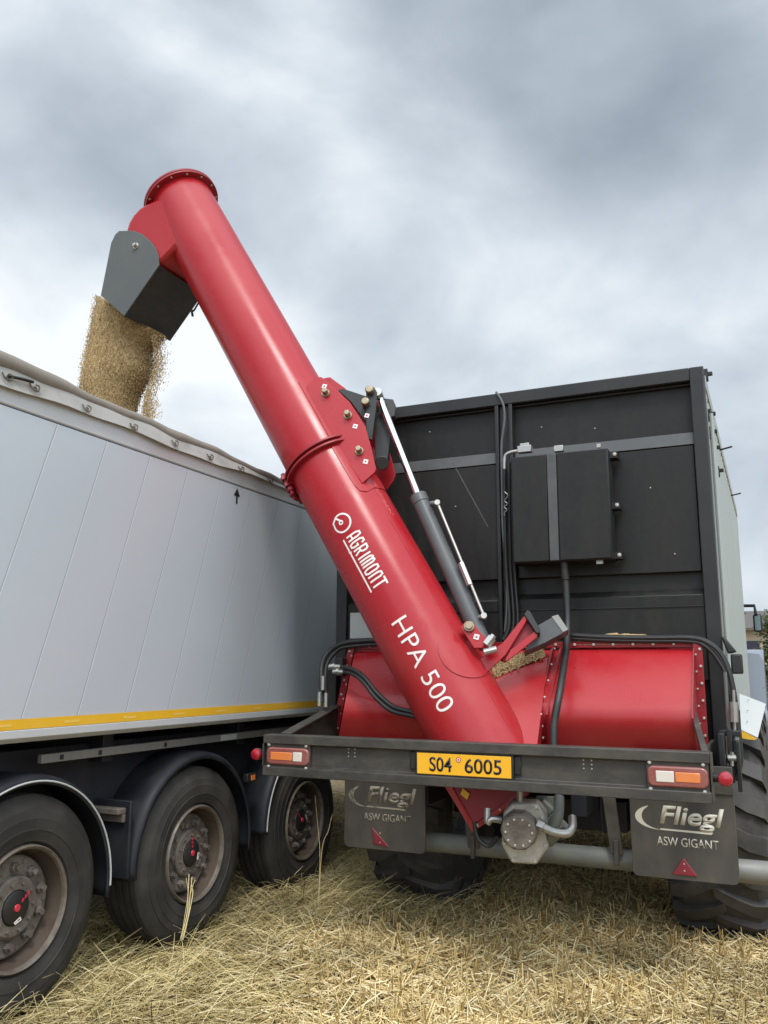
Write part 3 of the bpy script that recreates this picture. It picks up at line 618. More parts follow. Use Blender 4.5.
    g = MB(); g.prism([apl(x, y, .05) for x, y in ((524, 652), (538, 625), (558, 614), (569, 630), (545, 643))], -EN*.12); lm = g.build('lamp_housing', 'band', crd, .004)
    g = MB(); g.prism([apl(x, y, .054) for x, y in ((551.5, 616.5), (558, 614.5), (568, 629.5), (563, 632))], -EN*.003); g.build('lamp_glass', 'rail', lm)
    # lettering on the tube: fn sends (x along reading direction, y letter-up) to the surface
    def wrap_text(body, name, u0, u1, v0, v1, bold=.0):
        me, v = text_mesh(body, 1, bold); x0, x1 = v[:, 0].min(), v[:, 0].max()
        bm = bmesh.new(); bm.from_mesh(me)
        bmesh.ops.triangulate(bm, faces=bm.faces)
        bmesh.ops.subdivide_edges(bm, edges=[e for e in bm.edges if e.calc_length() > .12], cuts=3, use_grid_fill=True)
        for q in bm.verts: q.co = cyl(u0+(u1-u0)*(q.co.x-x0)/(x1-x0), v0+(v1-v0)*q.co.y/.70, RT+.0022)
        bm.to_mesh(me); bm.free(); me.materials.append(M['cream']); o = bpy.data.objects.new(name, me); COL.objects.link(o); par(o, lower)
    a = cuv(391, 625.5); b = cuv(441, 714); c = cuv(404, 615.5); d = cuv(456.5, 700)
    v0 = (a[1]+b[1])/2; v1 = (c[1]+d[1])/2; wrap_text('HPA 500', 'tube_lettering', max(a[0], c[0]), min(b[0], d[0]), v0, v1, -.004)
    q = [cuv(355, 531), cuv(388.5, 585.5), cuv(342, 541), cuv(373.5, 594)]
    us = (q[0][0]+q[2][0])/2; ue = (q[1][0]+q[3][0])/2; vb = (q[2][1]+q[3][1])/2; vt = (q[0][1]+q[1][1])/2; vt += .12*(vt-vb)
    W = us-ue; HH = vt-vb; sx = W/8.0; hb = .24                     # 8 letters; underline takes the bottom quarter
    fn = lambda x, y: cyl(us-x*sx, vb+y*HH, RT+.0022)
    lg = MB(); lw = .225; y0, y1 = hb, 1.0; K = HH/sx
    def ST(poly, closed=False): strokes_to_mb(lg, [(x, y*K) for x, y in poly], lw, lambda x, y: fn(x, y/K), closed, .12)
    def U(i, poly): ST([(i+x, y0+(y1-y0)*y) for x, y in poly])
    U(0, [(.15, 0), (.15, .75), (.28, 1), (.60, 1), (.73, .75), (.73, 0)]); U(0, [(.15, .35), (.73, .35)])
    U(1, [(.73, .8), (.6, 1), (.28, 1), (.15, .8), (.15, .2), (.28, 0), (.6, 0), (.73, .2), (.73, .5), (.45, .5)])
    U(2, [(.15, 0), (.15, 1), (.58, 1), (.73, .85), (.73, .62), (.58, .47), (.15, .47)]); U(2, [(.45, .47), (.75, 0)])
    U(3, [(.32, 0), (.32, 1)])
    U(3.6, [(.15, 0), (.15, .85), (.3, 1), (.42, 1), (.55, .85), (.55, 0)]); U(3.6, [(.55, .85), (.68, 1), (.82, 1), (.95, .85), (.95, 0)])
    U(4.85, [(.15, .2), (.15, .8), (.28, 1), (.6, 1), (.73, .8), (.73, .2), (.6, 0), (.28, 0), (.15, .2)])
    U(5.85, [(.15, 0), (.15, .8), (.28, 1), (.6, 1), (.73, .8), (.73, 0)])
    U(6.8, [(0, 1), (1.0, 1)]); U(6.8, [(.5, 1), (.5, 0)])
    ST([(.05, .03), (1.75, .03)]); ST([(1.85, -.04), (1.95, .07), (2.2, .03), (7.6, .03)])
    # emblem: open spiral with a small hub
    c = cuv(342, 523); r = .058; cw = .0115
    fe = lambda x, y: cyl(c[0]-x, c[1]+y, RT+.0022)
    strokes_to_mb(lg, arc(0, 0, r, math.radians(205), math.radians(-110), 40)+[(-.02, -.050), (-.042, -.03)][:0], cw, fe)
    strokes_to_mb(lg, [(-r*.9, -r*.42), (-.012, .002)], cw, fe); strokes_to_mb(lg, [(-r*.9, -r*.42), (-r*.55, -r*.95), (-r*.34, -r*.94)], cw, fe)
    strokes_to_mb(lg, arc(-.006, -.004, .0115, 0, 2*PI, 18), cw*.8, fe)
    lg.build('tube_emblem', 'cream', lower, recalc=False, smooth=0)
    # head flange, elbow and chute
    f = MB(); f.lathe([(LEN-.03, RT-.02), (LEN-.03, RT+.045), (LEN-.012, RT+.045), (LEN-.012, 0)], P0, AX, n); fh = f.build('head_flange', 'red2', upper, .002)
    f = MB(); f.lathe([(LEN-.006, RT+.045), (LEN+.012, RT+.045), (LEN+.012, 0)], P0, AX, n); f.build('head_flange', 'red2', upper, .002)
    for i in range(14):
        a = 2*PI*i/14+.1; bolt_at(P0+AX*(LEN-.03)+(EN*math.cos(a)+EU*math.sin(a))*(RT+.024), -AX, fh, .8)
    Yf, Yr = 4.672, 5.21
    el = MB(); E2 = [(128, 213), (140, 207), (165, 207), (192, 262), (186, 270), (168, 262), (156, 283), (128, 262), (118, 240)]
    E2 = [(126, 230), (128.5, 222), (133, 214.5), (139, 208), (147, 203), (158, 198), (171, 196), (184, 228), (190, 252), (182, 256), (174.5, 247), (157.5, 264.5), (135, 260)]
    fp = [aY(x, y, Yf+.013) for x, y in E2]; el.prism(fp, (0, Yr-Yf-.06, 0)); elbow = el.build('discharge_elbow', 'red', T, .025, smooth=50)
    G = [(111, 243), (115, 234.5), (119, 230.8), (133, 230.5), (142, 234), (150, 241), (155.5, 248), (158, 255), (159, 265), (124, 316), (100.6, 295.5)]
    g = MB(); front = [aY(x, y, Yf) for x, y in G]; g.prism(front, (0, .012, 0)); ch = g.build('discharge_chute', 'chute', T, .003)
    g = MB(); g.prism([p+Vector((0, Yr-Yf, 0)) for p in front], (0, .012, 0)); g.build('chute_panel', 'chute', ch, .003)
    fr, bl = front[8], front[9]; g = MB(); nrm = Vector((bl.z-fr.z, 0, fr.x-bl.x)).normalized()*.008; g.prism([fr+Vector((0, .013, 0)), bl+Vector((0, .013, 0)), bl+Vector((0, Yr-Yf-.001, 0)), fr+Vector((0, Yr-Yf-.001, 0))], nrm); g.build('chute_panel', 'chuteblk', ch, .002)
    fl_, tl_ = front[10], front[0]; g = MB(); g.prism([fl_+Vector((0, .013, 0)), tl_+Vector((0, .013, 0)), tl_+Vector((0, Yr-Yf-.001, 0)), fl_+Vector((0, Yr-Yf-.001, 0))], (.008, 0, .002)); g.build('chute_panel', 'chuteblk', ch)
    p = aY(136, 246, Yf); b = MB(); b.lathe([(0, .026), (.006, .026), (.006, 0)], p, NY, 16); b.lathe([(.006, .016), (.03, .016), (.03, 0)], p, NY, 6); b.build('chute_pivot', 'steel', ch, .002)
    w = MB(); s0 = aY(187, 314, 5.35); w.tube(spline([s0, s0+Vector((.05, -.02, .02)), s0+Vector((.09, -.03, .0)), s0+Vector((.14, -.04, .05)), s0+Vector((.2, -.06, .08))], 5), .008, 6); w.tube([s0+Vector((.04, 0, .05)), s0+Vector((.06, 0, -.03))], .01, 6); w.build('sensor_cable', 'rubber', ch)
auger()

# --- gear motor, pipe, flaps, axle, wheels
M['flaptext'] = worn('worn_flap_text', (.50, .47, .38), (.06, .055, .045), .58, .68, 45)
def running_gear():
    c = aY(524, 834, 4.55)
    ax = (AX*-1+NY*.9).normalized()      # motor faces down and back
    ax = Vector((.18, -.93, -.1)).normalized(); e1 = Vector((0, 0, 1)); e1 = (e1-ax*e1.dot(ax)).normalized(); e2 = ax.cross(e1)
    P = lambda x, z, d=0: c+e2*-x+e1*z+ax*d
    m = MB(); out = [(-.105, .10), (-.06, .155), (.075, .155), (.115, .10), (.125, -.06), (.06, -.155), (-.07, -.155), (-.12, -.06)]
    m.prism([P(x, z) for x, z in out], -ax*.12); gm = m.build('gear_motor', 'cast', T, .012)
    m = MB(); m.lathe([(0, .10), (.07, .095), (.075, .09)], P(-.02, .03), ax, 10); m.lathe([(.075, .088), (.085, .085), (.085, .0)], P(-.02, .03), ax, 28); m.build('motor_cover', 'hub', gm, .004)
    for i in range(10):
        a = 2*PI*i/10; bolt_at(P(-.02+.068*math.cos(a), .03+.068*math.sin(a), .085), ax, gm, .7, 'hub')
    for x, z in out:
        bolt_at(P(x*.86, z*.88, .0), ax, gm, 1.0)
    m = MB(); m.tube([P(-.02, .155, -.05), P(-.02, .21, -.05)], .016, 8); m.build('motor_breather', 'steel', gm); m = MB(); m.tube(spline([P(.08, .06, .03), P(.15, .035, .05), P(.22, .03, .06), P(.25, .05, .02), P(.25, .08, -.05)], 5), .022, 12); m.tube([P(.075, .06, .03), P(.11, .05, .04)], .03, 6); m.build('motor_pipe', 'steel', gm)
    m = MB(); m.tube(spline([P(-.12, .06, -.02), P(-.17, .07, .0), P(-.19, .05, .0), P(-.19, .12, -.02)], 4), .018, 10); m.build('motor_pipe', 'steel', gm)
    v = MB(); v.obox(aY(553, 829, 4.70), (.045, 0, .05), (-.04, 0, .036), (0, .045, 0)); v.obox(aY(543, 812, 4.72), (.04, 0, .045), (-.03, 0, .026), (0, .03, 0)); v.build('valve_block', 'pipe', gm, .008)
    for px, py in ((546, 822), (552, 834), (560, 826), (556, 836), (541, 806)): bolt_at(aY(px, py, 4.652), NY, gm, 1.1)
    mp = MB(); mp.prism([aY(x, y, 4.72) for x, y in ((536, 796), (556, 797), (560, 812), (545, 838), (533, 815))], (0, .03, 0)); mp.build('motor_mount', 'pipe', T, .003)
    hz = MB()
    hz.tube(spline([aY(559, 797, 4.6), aY(558, 815, 4.55), aY(552, 834, 4.58), aY(549, 842, 4.65)], 6), .028, 12); hz.build('motor_hose', 'pipe', T)
    hz = MB(); hz.tube(spline([aY(474, 822, 4.6), aY(478, 838, 4.6), aY(489, 846, 4.6), aY(498, 836, 4.6)], 6), .012, 8); hz.build('motor_hose', 'rubber', T)
    # underrun pipe
    p = MB(); p.tube([(-2.42, 5.0, .585), (-.095, 5.0, .585)], .056, 28); up = p.build('underrun_pipe', 'pipe', T, .004)
    p = MB(); p.tube([(-.25, 5.0, .585), (-.09, 5.0, .585)], .058, 28); p.build('pipe_end_sleeve', 'rail', up, .003)
    for xa, xb in (((608, 805), (617, 852)), ((465, 792), (474, 846))):
        a, b = aY(*xa, 4.93), aY(*xb, 4.93); h = MB(); h.obox((a+b)/2+Vector((.0, 0, .05)), (.034, 0, 0), (0, .012, 0), (a-b)/2+Vector((0, 0, .06))); h.obox(b+Vector((.0, -.02, -.0)), (.012, 0, 0), (0, .012, 0), (0, 0, .065)); h.build('pipe_hanger', 'beam', T, .003)
    # mud flaps
    Yf = 4.82
    for px0, px1, right in ((629.5, 740, True), (344.6, 425, False)):
        x0, x1 = (aY(629.5, 803, Yf).x, aY(740, 884, Yf).x) if right else (aY(344.6, 784, Yf).x, aY(425, 800, Yf).x)
        z0 = .548; z1 = 1.12 if right else 1.0; r = .03
        pts = [(x0, Yf, z1), (x0, Yf, z0+r)]+[(x0+r-r*math.cos(a), Yf, z0+r-r*math.sin(a)) for a in np.linspace(.2, PI/2, 5)]+[(x1-r+r*math.sin(a), Yf, z0+r-r*math.cos(a)) for a in np.linspace(0, PI/2-.2, 5)]+[(x1, Yf, z0+r), (x1, Yf, z1)]
        f = MB(); f.prism(pts, (0, .014, 0)); fl = f.build('mud_flap', 'flap', T, .003)
        fl['label'] = 'right mud flap with clear white logo' if right else 'left mud flap with faded smeared logo'
        lm = 'flaplogo' if right else 'flaplogo2'
        # positions as fractions measured on the right flap
        w = x1-x0; X = lambda k: x0+w*k; zz = lambda k: .92-.372*k
        flat_text('Fliegl', 'flap_logo', lm, fl, (X(.285), Yf, zz(.265)), (X(.90), Yf, zz(.265)), .088, bold=.024, shear=.22, lift=.001)
        flat_text('ASW GIGANT', 'flap_lettering', 'flaptext' if right else lm, fl, (X(.25), Yf, zz(.56)), (X(.83), Yf, zz(.56)), .043, bold=.006, lift=.001)
        s = MB(); outer = []; inner = []
        for i in range(25):
            t = i/24; a = math.radians(118+t*150)
            outer.append((X(.29)+.125*math.cos(a), Yf-.0015, zz(.19)+.062*math.sin(a)))
            th = .024*math.sin(PI*min(1, t*1.05))**.8*(1.1-.4*t)+.004
            inner.append((X(.29)+(.125-th*1.3)*math.cos(a), Yf-.0015, zz(.19)+(.062-th*.55)*math.sin(a)))
        s.add(outer+inner, [(i, i+1, 25+i+1, 25+i) for i in range(24)])
        zb_ = zz(.19)-.062
        s.add([(X(.29), Yf-.0015, zb_+.008), (X(.29), Yf-.0015, zb_), (X(.77), Yf-.0015, zb_-.006), (X(.79), Yf-.0015, zb_+.005)], [(0, 1, 2, 3)]); s.build('flap_logo', lm, fl, recalc=False, smooth=0)
        tx = X(.50); zt = zz(.70); t = MB()
        if right: tri = [(tx, zt), (tx+.062, zz(.93)), (tx-.062, zz(.93))]
        else: tri = [(tx-.075, zz(.66)), (tx+.04, zz(.94)), (tx-.06, zz(.92))]
        t.prism([(x, Yf-.001, z) for x, z in tri], (0, -.008, 0)); rf = t.build('triangle_reflector', 'reflector', fl, .006)
        for x, z in ((tx, tri[0][1]-.03), (tx, tri[1][1]+.022)): bolt_at((x-(0 if right else .02), Yf-.008, z), NY, rf, .5)
        k = MB(); k.box((x0, Yf-.012, .985), (x1, Yf-.002, 1.02)); k.build('flap_clamp', 'beam', fl)
    # axle
    for y in (6.2, 7.7):
        a = MB(); a.box((-2.75, y-.075, .58), (-.3, y+.075, .74)); a.build('axle', 'navy', T, .01)
    a = MB(); a.box((-1.95, 5.6, .62), (-.9, 5.72, .80)); a.tube([(-1.0, 5.3, .95), (-1.0, 5.3, .68), (-.93, 5.3, .66)], .01, 6); a.build('hose_tray', 'navy', T, .006)
    # wheels
    R, W = .70, .60
    mb = MB(); hw = W/2
    prof = [(-hw+.06, .36), (-hw+.01, .42), (-hw, .52), (-hw+.03, .60), (-hw+.09, R-.0455), (0, R-.028), (hw-.09, R-.0455), (hw-.03, .60), (hw, .52), (hw-.01, .42), (hw-.06, .36)]
    mb.lathe(prof, n=72)
    nl = 20
    for side in (-1, 1):
        for i in range(nl):
            base = 2*PI*(i+(.5 if side > 0 else 0))/nl; cs = []
            for s in np.linspace(0, 1, 7):
                x = side*(-.03+s*(hw+.02)); r = R*(1-.012*s*s)
                if s > .8: x = side*(hw-.028+.022*(s-.8)/.2); r = R-.02-.075*(s-.8)/.2
                ang = base+.26*s**.8; wd = (.062+.028*s)
                cs.append((x, r, ang, wd))
            vs = []; fs = []
            for x, r, ang, wd in cs:
                for da, rr in ((-wd, r-.055), (-wd*.86, r), (wd*.86, r), (wd, r-.055)):
                    vs.append((x, rr*math.cos(ang+da), rr*math.sin(ang+da)))
            for q in range(6):
                for k in range(3): fs.append((q*4+k, q*4+k+1, q*4+4+k+1, q*4+4+k))
            fs += [(0, 1, 2, 3), (24, 25, 26, 27)]; mb.add(vs, fs)
    first = None
    for x in (-.39, -2.40):
        for y in (6.2, 7.7):
            wr = None
            if first is None:
                tyre = mb.build('wheel', 'agtyre', T, loc=(x, y, R-.045), smooth=28)
                rim = MB(); rim.lathe([(hw-.06, .365), (hw-.08, .33), (hw-.2, .31), (hw-.22, .15), (hw-.12, .13), (hw-.11, 0)], n=40); rim.lathe([(-hw+.06, .365), (-hw+.1, .33), (-hw+.12, .2), (-hw+.13, 0)], n=40)
                rm = rim.build('rim', 'tractor', tyre, loc=(x, y, R-.045)); rm.location = (x, y, R-.045); par(rm, tyre); first = (tyre, rm)
            else:
                wr = place(first[0], 'wheel', T, (x, y, R-.045), (random.random()*6, 0, 0)); r2 = first[1].copy(); COL.objects.link(r2); r2.name = 'rim'; r2.location = (x, y, R-.045); par(r2, wr)
    # mudguard over the right wheel
    m = MB(); q = [aY(739, 694.5, 5.75), aY(766, 705, 5.75), aY(758, 738, 5.6), aY(741, 730, 5.6)]
    m.prism(q, (0, .012, .008)); mg = m.build('mudguard', 'white', T, .004)
    for k in range(3): bolt_at(q[0].lerp(q[3], .15+.3*k)+Vector((.05-.006*k, -.004, .0)), NY, mg, .45)
    m = MB(); m.prism([aY(741, 730.5, 5.598), aY(757.5, 738.5, 5.598), aY(755, 740, 5.598), aY(749, 739.5, 5.598), aY(741, 738, 5.598)], (0, .01, 0)); m.build('reflective_tape', 'yellow', mg)
running_gear()

# --- control box, hoses and cables on the rear wall
def plumbing():
    f0 = 5.12; x0, x1 = -1.447, -.836; z0, z1 = 2.262, 2.95
    b = MB(); b.box((x0, f0+.012, z0), (x1, YW-.001, z1)); bx = b.build('control_box', 'frameblk', T, .006)
    b = MB(); b.box((x0+.004, f0, z0+.006), (-1.216, f0+.011, z1-.006)); b.build('box_door', 'black', bx, .004)
    b = MB(); b.box((-1.150, f0, z0+.006), (x1-.004, f0+.011, z1-.006)); b.build('box_door', 'black', bx, .004)
    b = MB(); b.box((-1.212, f0-.004, z0+.006), (-1.154, f0+.011, z1-.006)); b.build('centre_strip', 'band', bx, .003)
    for z in (z0+.03, 2.60, z1-.03):
        bolt_at((x1+.03, YW-.1, z), NY, bx, 1.3); k = MB(); k.box((x1, YW-.1, z-.02), (x1+.045, YW-.002, z+.02)); k.build('box_bracket', 'frameblk', bx)
    v = MB(); p = aY(525, 449.5, f0+.06); v.obox(p, (.045, 0, 0), (0, .025, 0), (0, 0, .022)); v.obox(p+Vector((0, 0, .028)), (.03, 0, 0), (0, .015, 0), (0, 0, .012)); v.tube(spline([p+Vector((-.045, 0, -.005)), p+Vector((-.10, 0, -.01)), p+Vector((-.135, 0, -.035)), p+Vector((-.14, 0, -.12))], 5), .012, 8); v.build('box_valve', 'steel', bx, .003)
    v = MB(); p = aY(559, 449, f0+.06); v.obox(p, (.03, 0, 0), (0, .02, 0), (0, 0, .02)); v.build('box_valve', 'steel', bx, .004)
    v = MB(); p = aY(599, 446, f0+.06); v.obox(p, (.012, 0, 0), (0, .012, 0), (0, 0, .012)); p = aY(600, 562, f0+.06); v.obox(p, (.02, 0, 0), (0, .012, 0), (0, 0, .012)); v.build('box_valve', 'steel', bx)
    # suction hose from the box down over the hopper
    h = MB(); h.tube(spline([aY(563.5, 562, 5.18), aY(566, 585, 5.18), aY(567.5, 625, 5.14), aY(566, 650, 5.02), aY(560, 690, 4.74), aY(554, 725, 4.66), aY(554, 760, 4.62)], 8), .021, 14); hs = h.build('hose', 'rubber', T)
    h = MB(); h.tube([aY(564, 561, 5.18), aY(565.5, 580, 5.18)], .026, 12); h.build('hose_coupling', 'frameblk', hs, .003)
    # cable over the top edge and bundle down the centre post
    h = MB(); h.tube([(-1.60, YW+.13, ZT-.05), (-1.60, YW+.06, ZT+.012)]+spline([aY(496.5, 392.5, YW-.01), aY(503, 404, YW-.02), aY(504.5, 420, YW-.02), aY(501.5, 445, YW-.02), aY(502, 480, YW-.02), aY(502.5, 520, YW-.02), aY(505, 560, YW-.02), aY(507, 600, YW-.03), aY(505, 632, YW-.03)], 6), .0085, 8); h.build('cable', 'cyl', T)
    for dx in (0, 4.5, 8.5):
        h = MB(); h.tube(spline([aY(504+dx, 462, YW-.015), aY(504.5+dx*1.1, 520, YW-.015), aY(506+dx, 570, YW-.02), aY(509+dx, 622, YW-.03), aY(503+dx, 640, YW-.05)], 6), .010 if dx else .014, 8); h.build('cable', 'rubber', T)
    h = MB()
    h.tube(spline([aY(506+random.uniform(-2, 5), 492+3*i, YW-.03) for i in range(9)], 4), .004, 5); h.build('cable', 'steel', T)
    # hose loom along the top of the hopper, then down the right corner
    for k, r in ((0, .017), (1, .013), (2, .013)):
        d = k*3.0; h = MB(); h.tube(spline([aY(556, 634+d*.6, 5.17), aY(600, 637+d*.5, 5.15), aY(650, 638+d*.5, 5.15), aY(690, 638+d*.6, 5.15), aY(708-d*.5, 643+d*.5, 5.14), aY(722-d*.7, 656+d*.6, 5.14), aY(731-d*.6, 680, 5.13), aY(737-d*.8, 720, 5.12), aY(740-d, 760, 5.1), aY(735-d, 780, 5.1)], 6), r, 10); h.build('hose', 'rubber', T)
    h = MB(); h.obox(aY(737, 664, 5.22), (.03, 0, 0), (0, .05, 0), (0, 0, .055)); h.prism([aY(721, 637, 5.25), aY(724, 636, 5.25), aY(737, 652, 5.25), aY(728, 654, 5.25)], (0, .05, 0)); h.build('hinge_block', 'frameblk', T, .01)
    h = MB(); h.tube([aY(725, 672, 5.1), aY(730, 748, 5.1)], .010, 8); h.build('guide_rod', 'pipe', T)
    h = MB(); h.tube([aY(733.5, 690, 5.06), aY(735.5, 752, 5.06)], .008, 8); h.tube([aY(733.6, 702, 5.06), aY(734.2, 722, 5.06)], .022, 8); h.tube([aY(735.5, 737, 5.06), aY(735.7, 741, 5.06)], .018, 8); h.build('hose_fitting', 'steel', T)
    h = MB(); h.box((-.30, 4.9, 1.0), (-.27, 5.28, 1.28)); h.box((-.26, 5.0, 1.02), (-.235, 5.06, 1.30)); h.box((-.22, 4.98, .98), (-.20, 5.04, 1.24)); h.box((-.30, 5.02, 1.26), (-.19, 5.05, 1.29)); h.box((-.3, 5.02, 1.12), (-.2, 5.05, 1.15)); h.build('coupling_bracket', 'frameblk', T, .004)
    h = MB(); h.tube([aY(728, 758, 5.0), aY(739, 758, 5.0)], .018, 10); h.tube([aY(732, 766, 5.0), aY(732, 752, 5.0)], .012, 8); h.build('hose_fitting', 'steel', T)
    # left corner: arch of hoses, twin couplings, hoses to the auger
    h = MB(); h.tube(spline([aY(322.5, 702, 4.98), aY(321.5, 680, 5.0), aY(323, 662, 5.05), aY(331, 650, 5.1), aY(345, 643, 5.12), aY(362, 641, 5.14), aY(385, 640, 5.16)], 6), .018, 10); h.build('hose', 'rubber', T)
    h = MB(); h.tube(spline([aY(327, 704, 4.98), aY(325.5, 680, 5.0), aY(327, 665, 5.05), aY(334, 654, 5.1), aY(346, 647, 5.12), aY(385, 644, 5.16)], 6), .013, 10); h.build('hose', 'rubber', T)
    h = MB(); h.box((-2.79, 5.14, 1.30), (-2.70, 5.22, 1.60)); h.box((-2.67, 5.06, 1.56), (-2.61, 5.12, 1.68)); h.build('valve_bracket', 'frameblk', T, .006)
    for (a, b, dy) in (((330, 666.5), (341, 667), 0), ((334, 671.5), (344, 672), .0)):
        h = MB(); h.tube([aY(*a, 4.84), aY(*b, 4.84)], [.016, .013], 10); h.tube([aY(a[0], a[1], 4.84)+Vector((0, .12, 0)), aY(*a, 4.84)], .014, 10); h.tube([aY(a[0]+3, a[1], 4.84), aY(a[0]+5, a[1], 4.84)], .02, 6); h.build('hose_fitting', 'steel', T)
    for k in range(2):
        d = k*5; h = MB(); h.tube(spline([aY(341+k*3, 667+d, 4.84), aY(352, 669+d*.9, 4.80), aY(364-k*1, 677+d*.9, 4.74), aY(378-k*2, 694+d*.8, 4.70), aY(394-k*2, 707+d*.8, 4.68), aY(412, 712+d*.8, 4.66), aY(425, 716+d*.8, 4.70)], 6), .0135, 12); h.build('hose', 'rubber', T)
    for px, py in ((319.5, 706), (326, 707), (323, 690)):
        h = MB(); p = aY(px, py, 4.96); h.tube([p, p+Vector((0, 0, .09))], .014, 8); h.build('hose_fitting', 'steel', T)
    w = MB(); w.box((-2.649, YW-.06, 1.812), (-2.25, YW+.01, 1.99)); w.build('document_box', 'white', T, .006)
plumbing()

# spilled grain lying on the hopper ledge
def spill():
    mb = MB(); rr = random.Random(3)
    def heap(x0, x1, y0, y1, z0, hgt):
        g = []
        for i in range(25):
            row = []
            for j in range(7):
                x = x0+(x1-x0)*i/24; y = y0+(y1-y0)*j/6
                row.append((x, y, z0+hgt*math.sin(PI*i/24)**.6*math.sin(PI*j/6)**.7*rr.uniform(.8, 1.1)+(-.01 if j in (0, 6) or i in (0, 24) else 0)))
            g.append(row)
        mb.sheet(g)
    heap(-1.10, -.55, 5.16, 5.31, 1.765, .06)
    a, b, c, d = aY(489, 668, 4.95), aY(494, 678, 4.9), aY(546, 656, 5.05), aY(540, 648, 5.12)
    g = []
    for i in range(25):
        g.append([(a.lerp(d, i/24)).lerp(b.lerp(c, i/24), j/4+rr.uniform(-.06, .06))+Vector((0, -.02*math.sin(PI*j/4), .035*math.sin(PI*j/4)*rr.uniform(.4, 1.3)+rr.uniform(-.006, .006))) for j in range(5)])
    mb.sheet(g)
    for _ in range(500):
        u, v = rr.random(), rr.gauss(.5, .32); p = a.lerp(d, u).lerp(b.lerp(c, u), v)+Vector((0, -.012, .012+.02*max(0, 1-abs(v-.5)*2)))
        t = Vector((rr.gauss(0, 1), rr.gauss(0, 1), rr.gauss(0, 1))).normalized(); e1, e2 = perp(t); k = rr.uniform(.003, .0045)
        mb.add([p+t*k*1.8, p-t*k*1.8, p+e1*k, p+e2*k, p-e1*k, p-e2*k], [(0, 2, 3), (0, 3, 4), (0, 4, 5), (0, 5, 2), (1, 3, 2), (1, 4, 3), (1, 5, 4), (1, 2, 5)])
    o = mb.build('spilled_grain', 'grainmass'); tag(o, 'golden grain spilled along the ledge above the red hopper', 'grain', kind='stuff')
spill()

